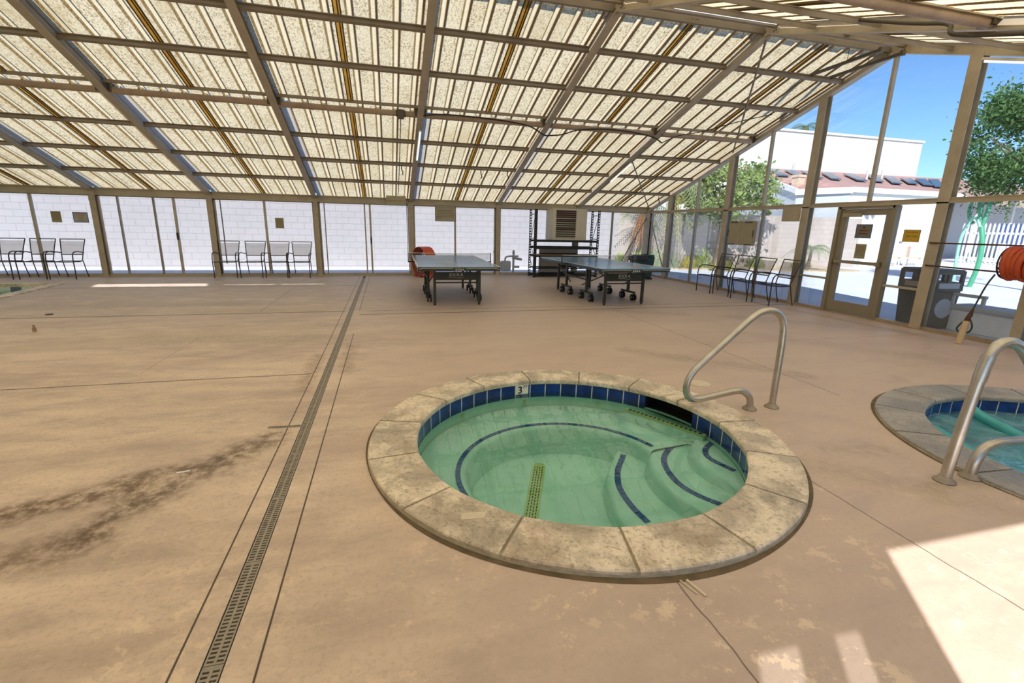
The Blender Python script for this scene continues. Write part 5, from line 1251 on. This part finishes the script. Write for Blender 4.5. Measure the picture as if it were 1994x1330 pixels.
for q in [[[23.86, 28.73, 5.6], [24.67, 28.72, 5.62], [22.94, 25.84, 4.83], [22.93, 26.7, 4.95]], [[24.94, 28.16, 5.5], [26.0, 28.42, 5.56], [22.92, 24.03, 4.57], [22.91, 24.8, 4.67]], [[26.26, 27.96, 5.46], [27.31, 28.19, 5.51], [22.95, 22.84, 4.42], [22.95, 23.56, 4.52]], [[27.34, 27.66, 5.41], [28.41, 27.88, 5.45], [24.14, 22.81, 4.42], [23.47, 22.84, 4.43]], [[28.81, 27.43, 5.36], [29.9, 27.65, 5.41], [25.18, 22.55, 4.37], [24.56, 22.64, 4.39]], [[30.91, 27.62, 5.4], [32.05, 27.84, 5.45], [27.31, 22.76, 4.4], [26.67, 22.85, 4.43]], [[32.76, 27.37, 5.36], [33.94, 27.59, 5.41], [28.61, 22.79, 4.41], [28.0, 22.93, 4.44]], [[34.3, 27.41, 5.37], [35.51, 27.62, 5.42], [29.26, 22.19, 4.29], [28.66, 22.32, 4.32]], [[34.74, 26.55, 5.2], [35.94, 26.75, 5.24], [31.1, 22.6, 4.38], [30.47, 22.73, 4.41]], [[36.78, 27.06, 5.3], [38.04, 27.27, 5.35], [31.62, 22.12, 4.28], [31.0, 22.26, 4.31]], [[38.29, 27.26, 5.35], [39.59, 27.47, 5.4], [31.35, 21.32, 4.12], [30.74, 21.44, 4.14]]]:
    mb = MB(); vs = [W2(p)+Vector((0, 0, .14)) for p in q]
    mb.add(vs+[v-Vector((0, 0, .06)) for v in vs], [(0, 1, 2, 3), (7, 6, 5, 4), (0, 4, 5, 1), (1, 5, 6, 2), (2, 6, 7, 3), (3, 7, 4, 0)]); mb.build('solar_panel', 'solar', bl)
mb = MB(); c = W2((22.15, 22.5, 0)); mb.box(c.x-.22, c.x+.22, c.y-.22, c.y+.22, 3.9, 4.55); mb.box(c.x-.27, c.x+.27, c.y-.27, c.y+.27, 4.5, 4.62); mb.build('chimney', 'tan_stucco', bl)
for x, y in ((30.5, 25.5), (33.0, 26.5), (27.0, 28.0), (36, 24)): mb = MB(); c = W2((x, y, zroof(y))); mb.tube([c, c+Vector((0, 0, .6))], .07, 8); mb.build('vent_pipe', 'greypipe', bl)
mb = MB(); c = W2((23.6, 19.28, 3.0)); mb.tube([c, c+Vector((0, -.18, .03))], .05, 8); mb.tube([c+Vector((-.10, -.22, .05)), c+Vector((-.26, -.40, .0))], [.10, .14], 12); mb.tube([c+Vector((.12, -.22, .02)), c+Vector((.26, -.36, -.06))], [.08, .11], 12); mb.build('wall_lamp', 'white', bl)
mb = MB(); c = W2((26.9, 19.55, 0)); mb.box(c.x-.65, c.x+.65, c.y-.06, c.y, .06, 2.3); drb = mb.build('door', 'white', bl)
mb = MB(); mb.box(c.x-.75, c.x+.75, c.y-.22, c.y, .0, .06); mb.build('doorstep', 'greybox', bl)
mb = MB(); mb.tube([(c.x-.55, c.y-.12, 1.2), (c.x-.40, c.y-.12, 1.2)], .03, 8); mb.tube([(c.x-.55, c.y, 1.2), (c.x-.55, c.y-.12, 1.2)], .05, 8); mb.build('door_handle', 'alu', drb)
wb = thing('white_hall', 'tall windowless white building block rising behind the tile roof', 'building', (36, 36, GZ))
mb = MB(); mb.box(-14, 7.5, -4, 8, 0, 9.0); mb.build('walls', 'stucco', wb); mb = MB(); mb.box(-14.1, 7.6, -4.1, 8.1, 9.0, 9.15); mb.build('parapet_cap', 'white', wb)
mb = MB(); mb.box(3.0, 5.2, -1.5, .5, 9.1, 9.75); mb.build('roof_unit', 'greybox', wb)
mb = MB(); wallq(mb, (31, 24.2), (53, 29), GZ, 3.9); mb.build('back_wall', 'stucco_grey', bl)  # shade under the roof put into the wall as grey stucco
for x, y in ((34.3, 21.2), (40, 22.8), (47, 24.8)): mb = MB(); c = W2((x, y, 0)); mb.box(c.x-.1, c.x+.1, c.y-.1, c.y+.1, 0, 3.9); mb.build('porch_post', 'stucco', bl)
# small patio furniture by the clubhouse wall
for x, y, mat, lab in ((24.9, 18.6, 'tan_stucco', 'tan outdoor chair against the clubhouse wall, seen through the door'), (26.0, 18.4, 'tan_stucco', 'tan outdoor chair right of the other, by the clubhouse wall')):
    t = thing('outdoor_chair', lab, 'chair', (x, y, GZ), .4); mb = MB(); mb.box(-.28, .28, -.28, .28, .38, .46); mb.build('seat', mat, t); mb = MB(); mb.box(-.28, .28, .22, .28, .46, 1.0); mb.build('backrest', mat, t)
    for sx in (-1, 1):
        for sy in (-1, 1): mb = MB(); mb.box(sx*.25-.03, sx*.25+.03, sy*.25-.03, sy*.25+.03, 0, .38); mb.build('leg', 'white', t)
mb = MB(); mb.tube([(0, 0, 0), (0, 0, .9), (0, 0, 1.0)], [.30, .34, .36], 16); tag(mb.build('barrel_bin', 'stucco_grey', loc=(22.3, 18.6, GZ)), 'pale blue-grey barrel bin by the clubhouse wall behind the olive door notice', 'bin')

# picket fence, green splash toy
pf = thing('picket_fence', 'white picket fence across the plaza at right', 'fence', (33, 20.9, GZ))
for k in range(26):
    y = -k*.21; mb = MB(); mb.box(-.02, .02, y-.045, y+.045, .08, 2.2); mb.add([(-.02, y-.045, 2.2), (.02, y-.045, 2.2), (.02, y+.045, 2.2), (-.02, y+.045, 2.2), (0, y, 2.33)], [(0, 1, 4), (1, 2, 4), (2, 3, 4), (3, 0, 4)]); mb.build('picket', 'fence', pf)
for z in (.35, 1.75): mb = MB(); mb.box(.02, .06, -5.4, .1, z-.06, z+.06); mb.build('fence_rail', 'fence', pf)
mb = MB(); mb.box(.02, .12, -5.4, .1, 0, .08); mb.build('fence_base', 'fence', pf)
mb = MB(); mb.box(-.15, .15, -.9, .9, .3, 1.4); tag(mb.build('blue_board', 'navy', loc=(35.2, 19.5, GZ+.9)), 'deep blue board glimpsed between the fence pickets', 'board')
sp = thing('splash_toy', 'green and mint looped splash pad tubes beyond the plaza', 'play structure', (17.8, 11, GZ))
def ptube(pts, r, mat, nm): mb = MB(); mb.tube(smooth_path([(x-17.8, y-11, z-GZ) for x, y, z in pts], 2), r, 12); return mb.build(nm, mat, sp)
ptube([(17.8, 11.18, GZ), (17.8, 11.27, .75), (17.8, 11.30, 1.37), (17.8, 11.22, 1.85), (17.8, 11.05, 2.12), (17.8, 10.95, 2.0), (17.8, 10.84, 1.78)], .045, 'playmint', 'leg_tube')
ptube([(17.85, 10.77, GZ), (17.85, 10.70, .34), (17.85, 10.66, .79), (17.85, 10.72, 1.39), (17.85, 10.84, 1.80)], .065, 'playgreen', 'leg_tube')
ptube([(17.85, 10.84, 1.75), (17.85, 10.80, 2.1), (17.85, 10.76, 2.5), (17.85, 10.85, 2.75), (17.85, 10.98, 2.5), (17.85, 10.96, 2.1), (17.85, 10.84, 1.78)], .055, 'playgreen', 'loop_tube')
ptube([(17.9, 11.10, 1.9), (17.9, 11.24, 2.0), (17.9, 11.32, 2.3), (17.9, 11.28, 2.6), (17.9, 11.15, 2.7), (17.9, 11.06, 2.5), (17.9, 11.05, 2.2)], .05, 'playgreen', 'loop_tube')
# distant hill with pale house
mb = MB(); hp = [(40, 0), (60, 5), (78, 8), (92, 11.5), (105, 10.5), (125, 12), (150, 0)]; n = len(hp)
mb.add([(x, 68, z-1) for x, z in hp]+[(x+10, 95, z*.2-1) for x, z in hp], [(i, i+1, n+i+1, n+i) for i in range(n-1)]+[tuple(range(n))[::-1]]); struct(mb.build('hill', 'hill'))
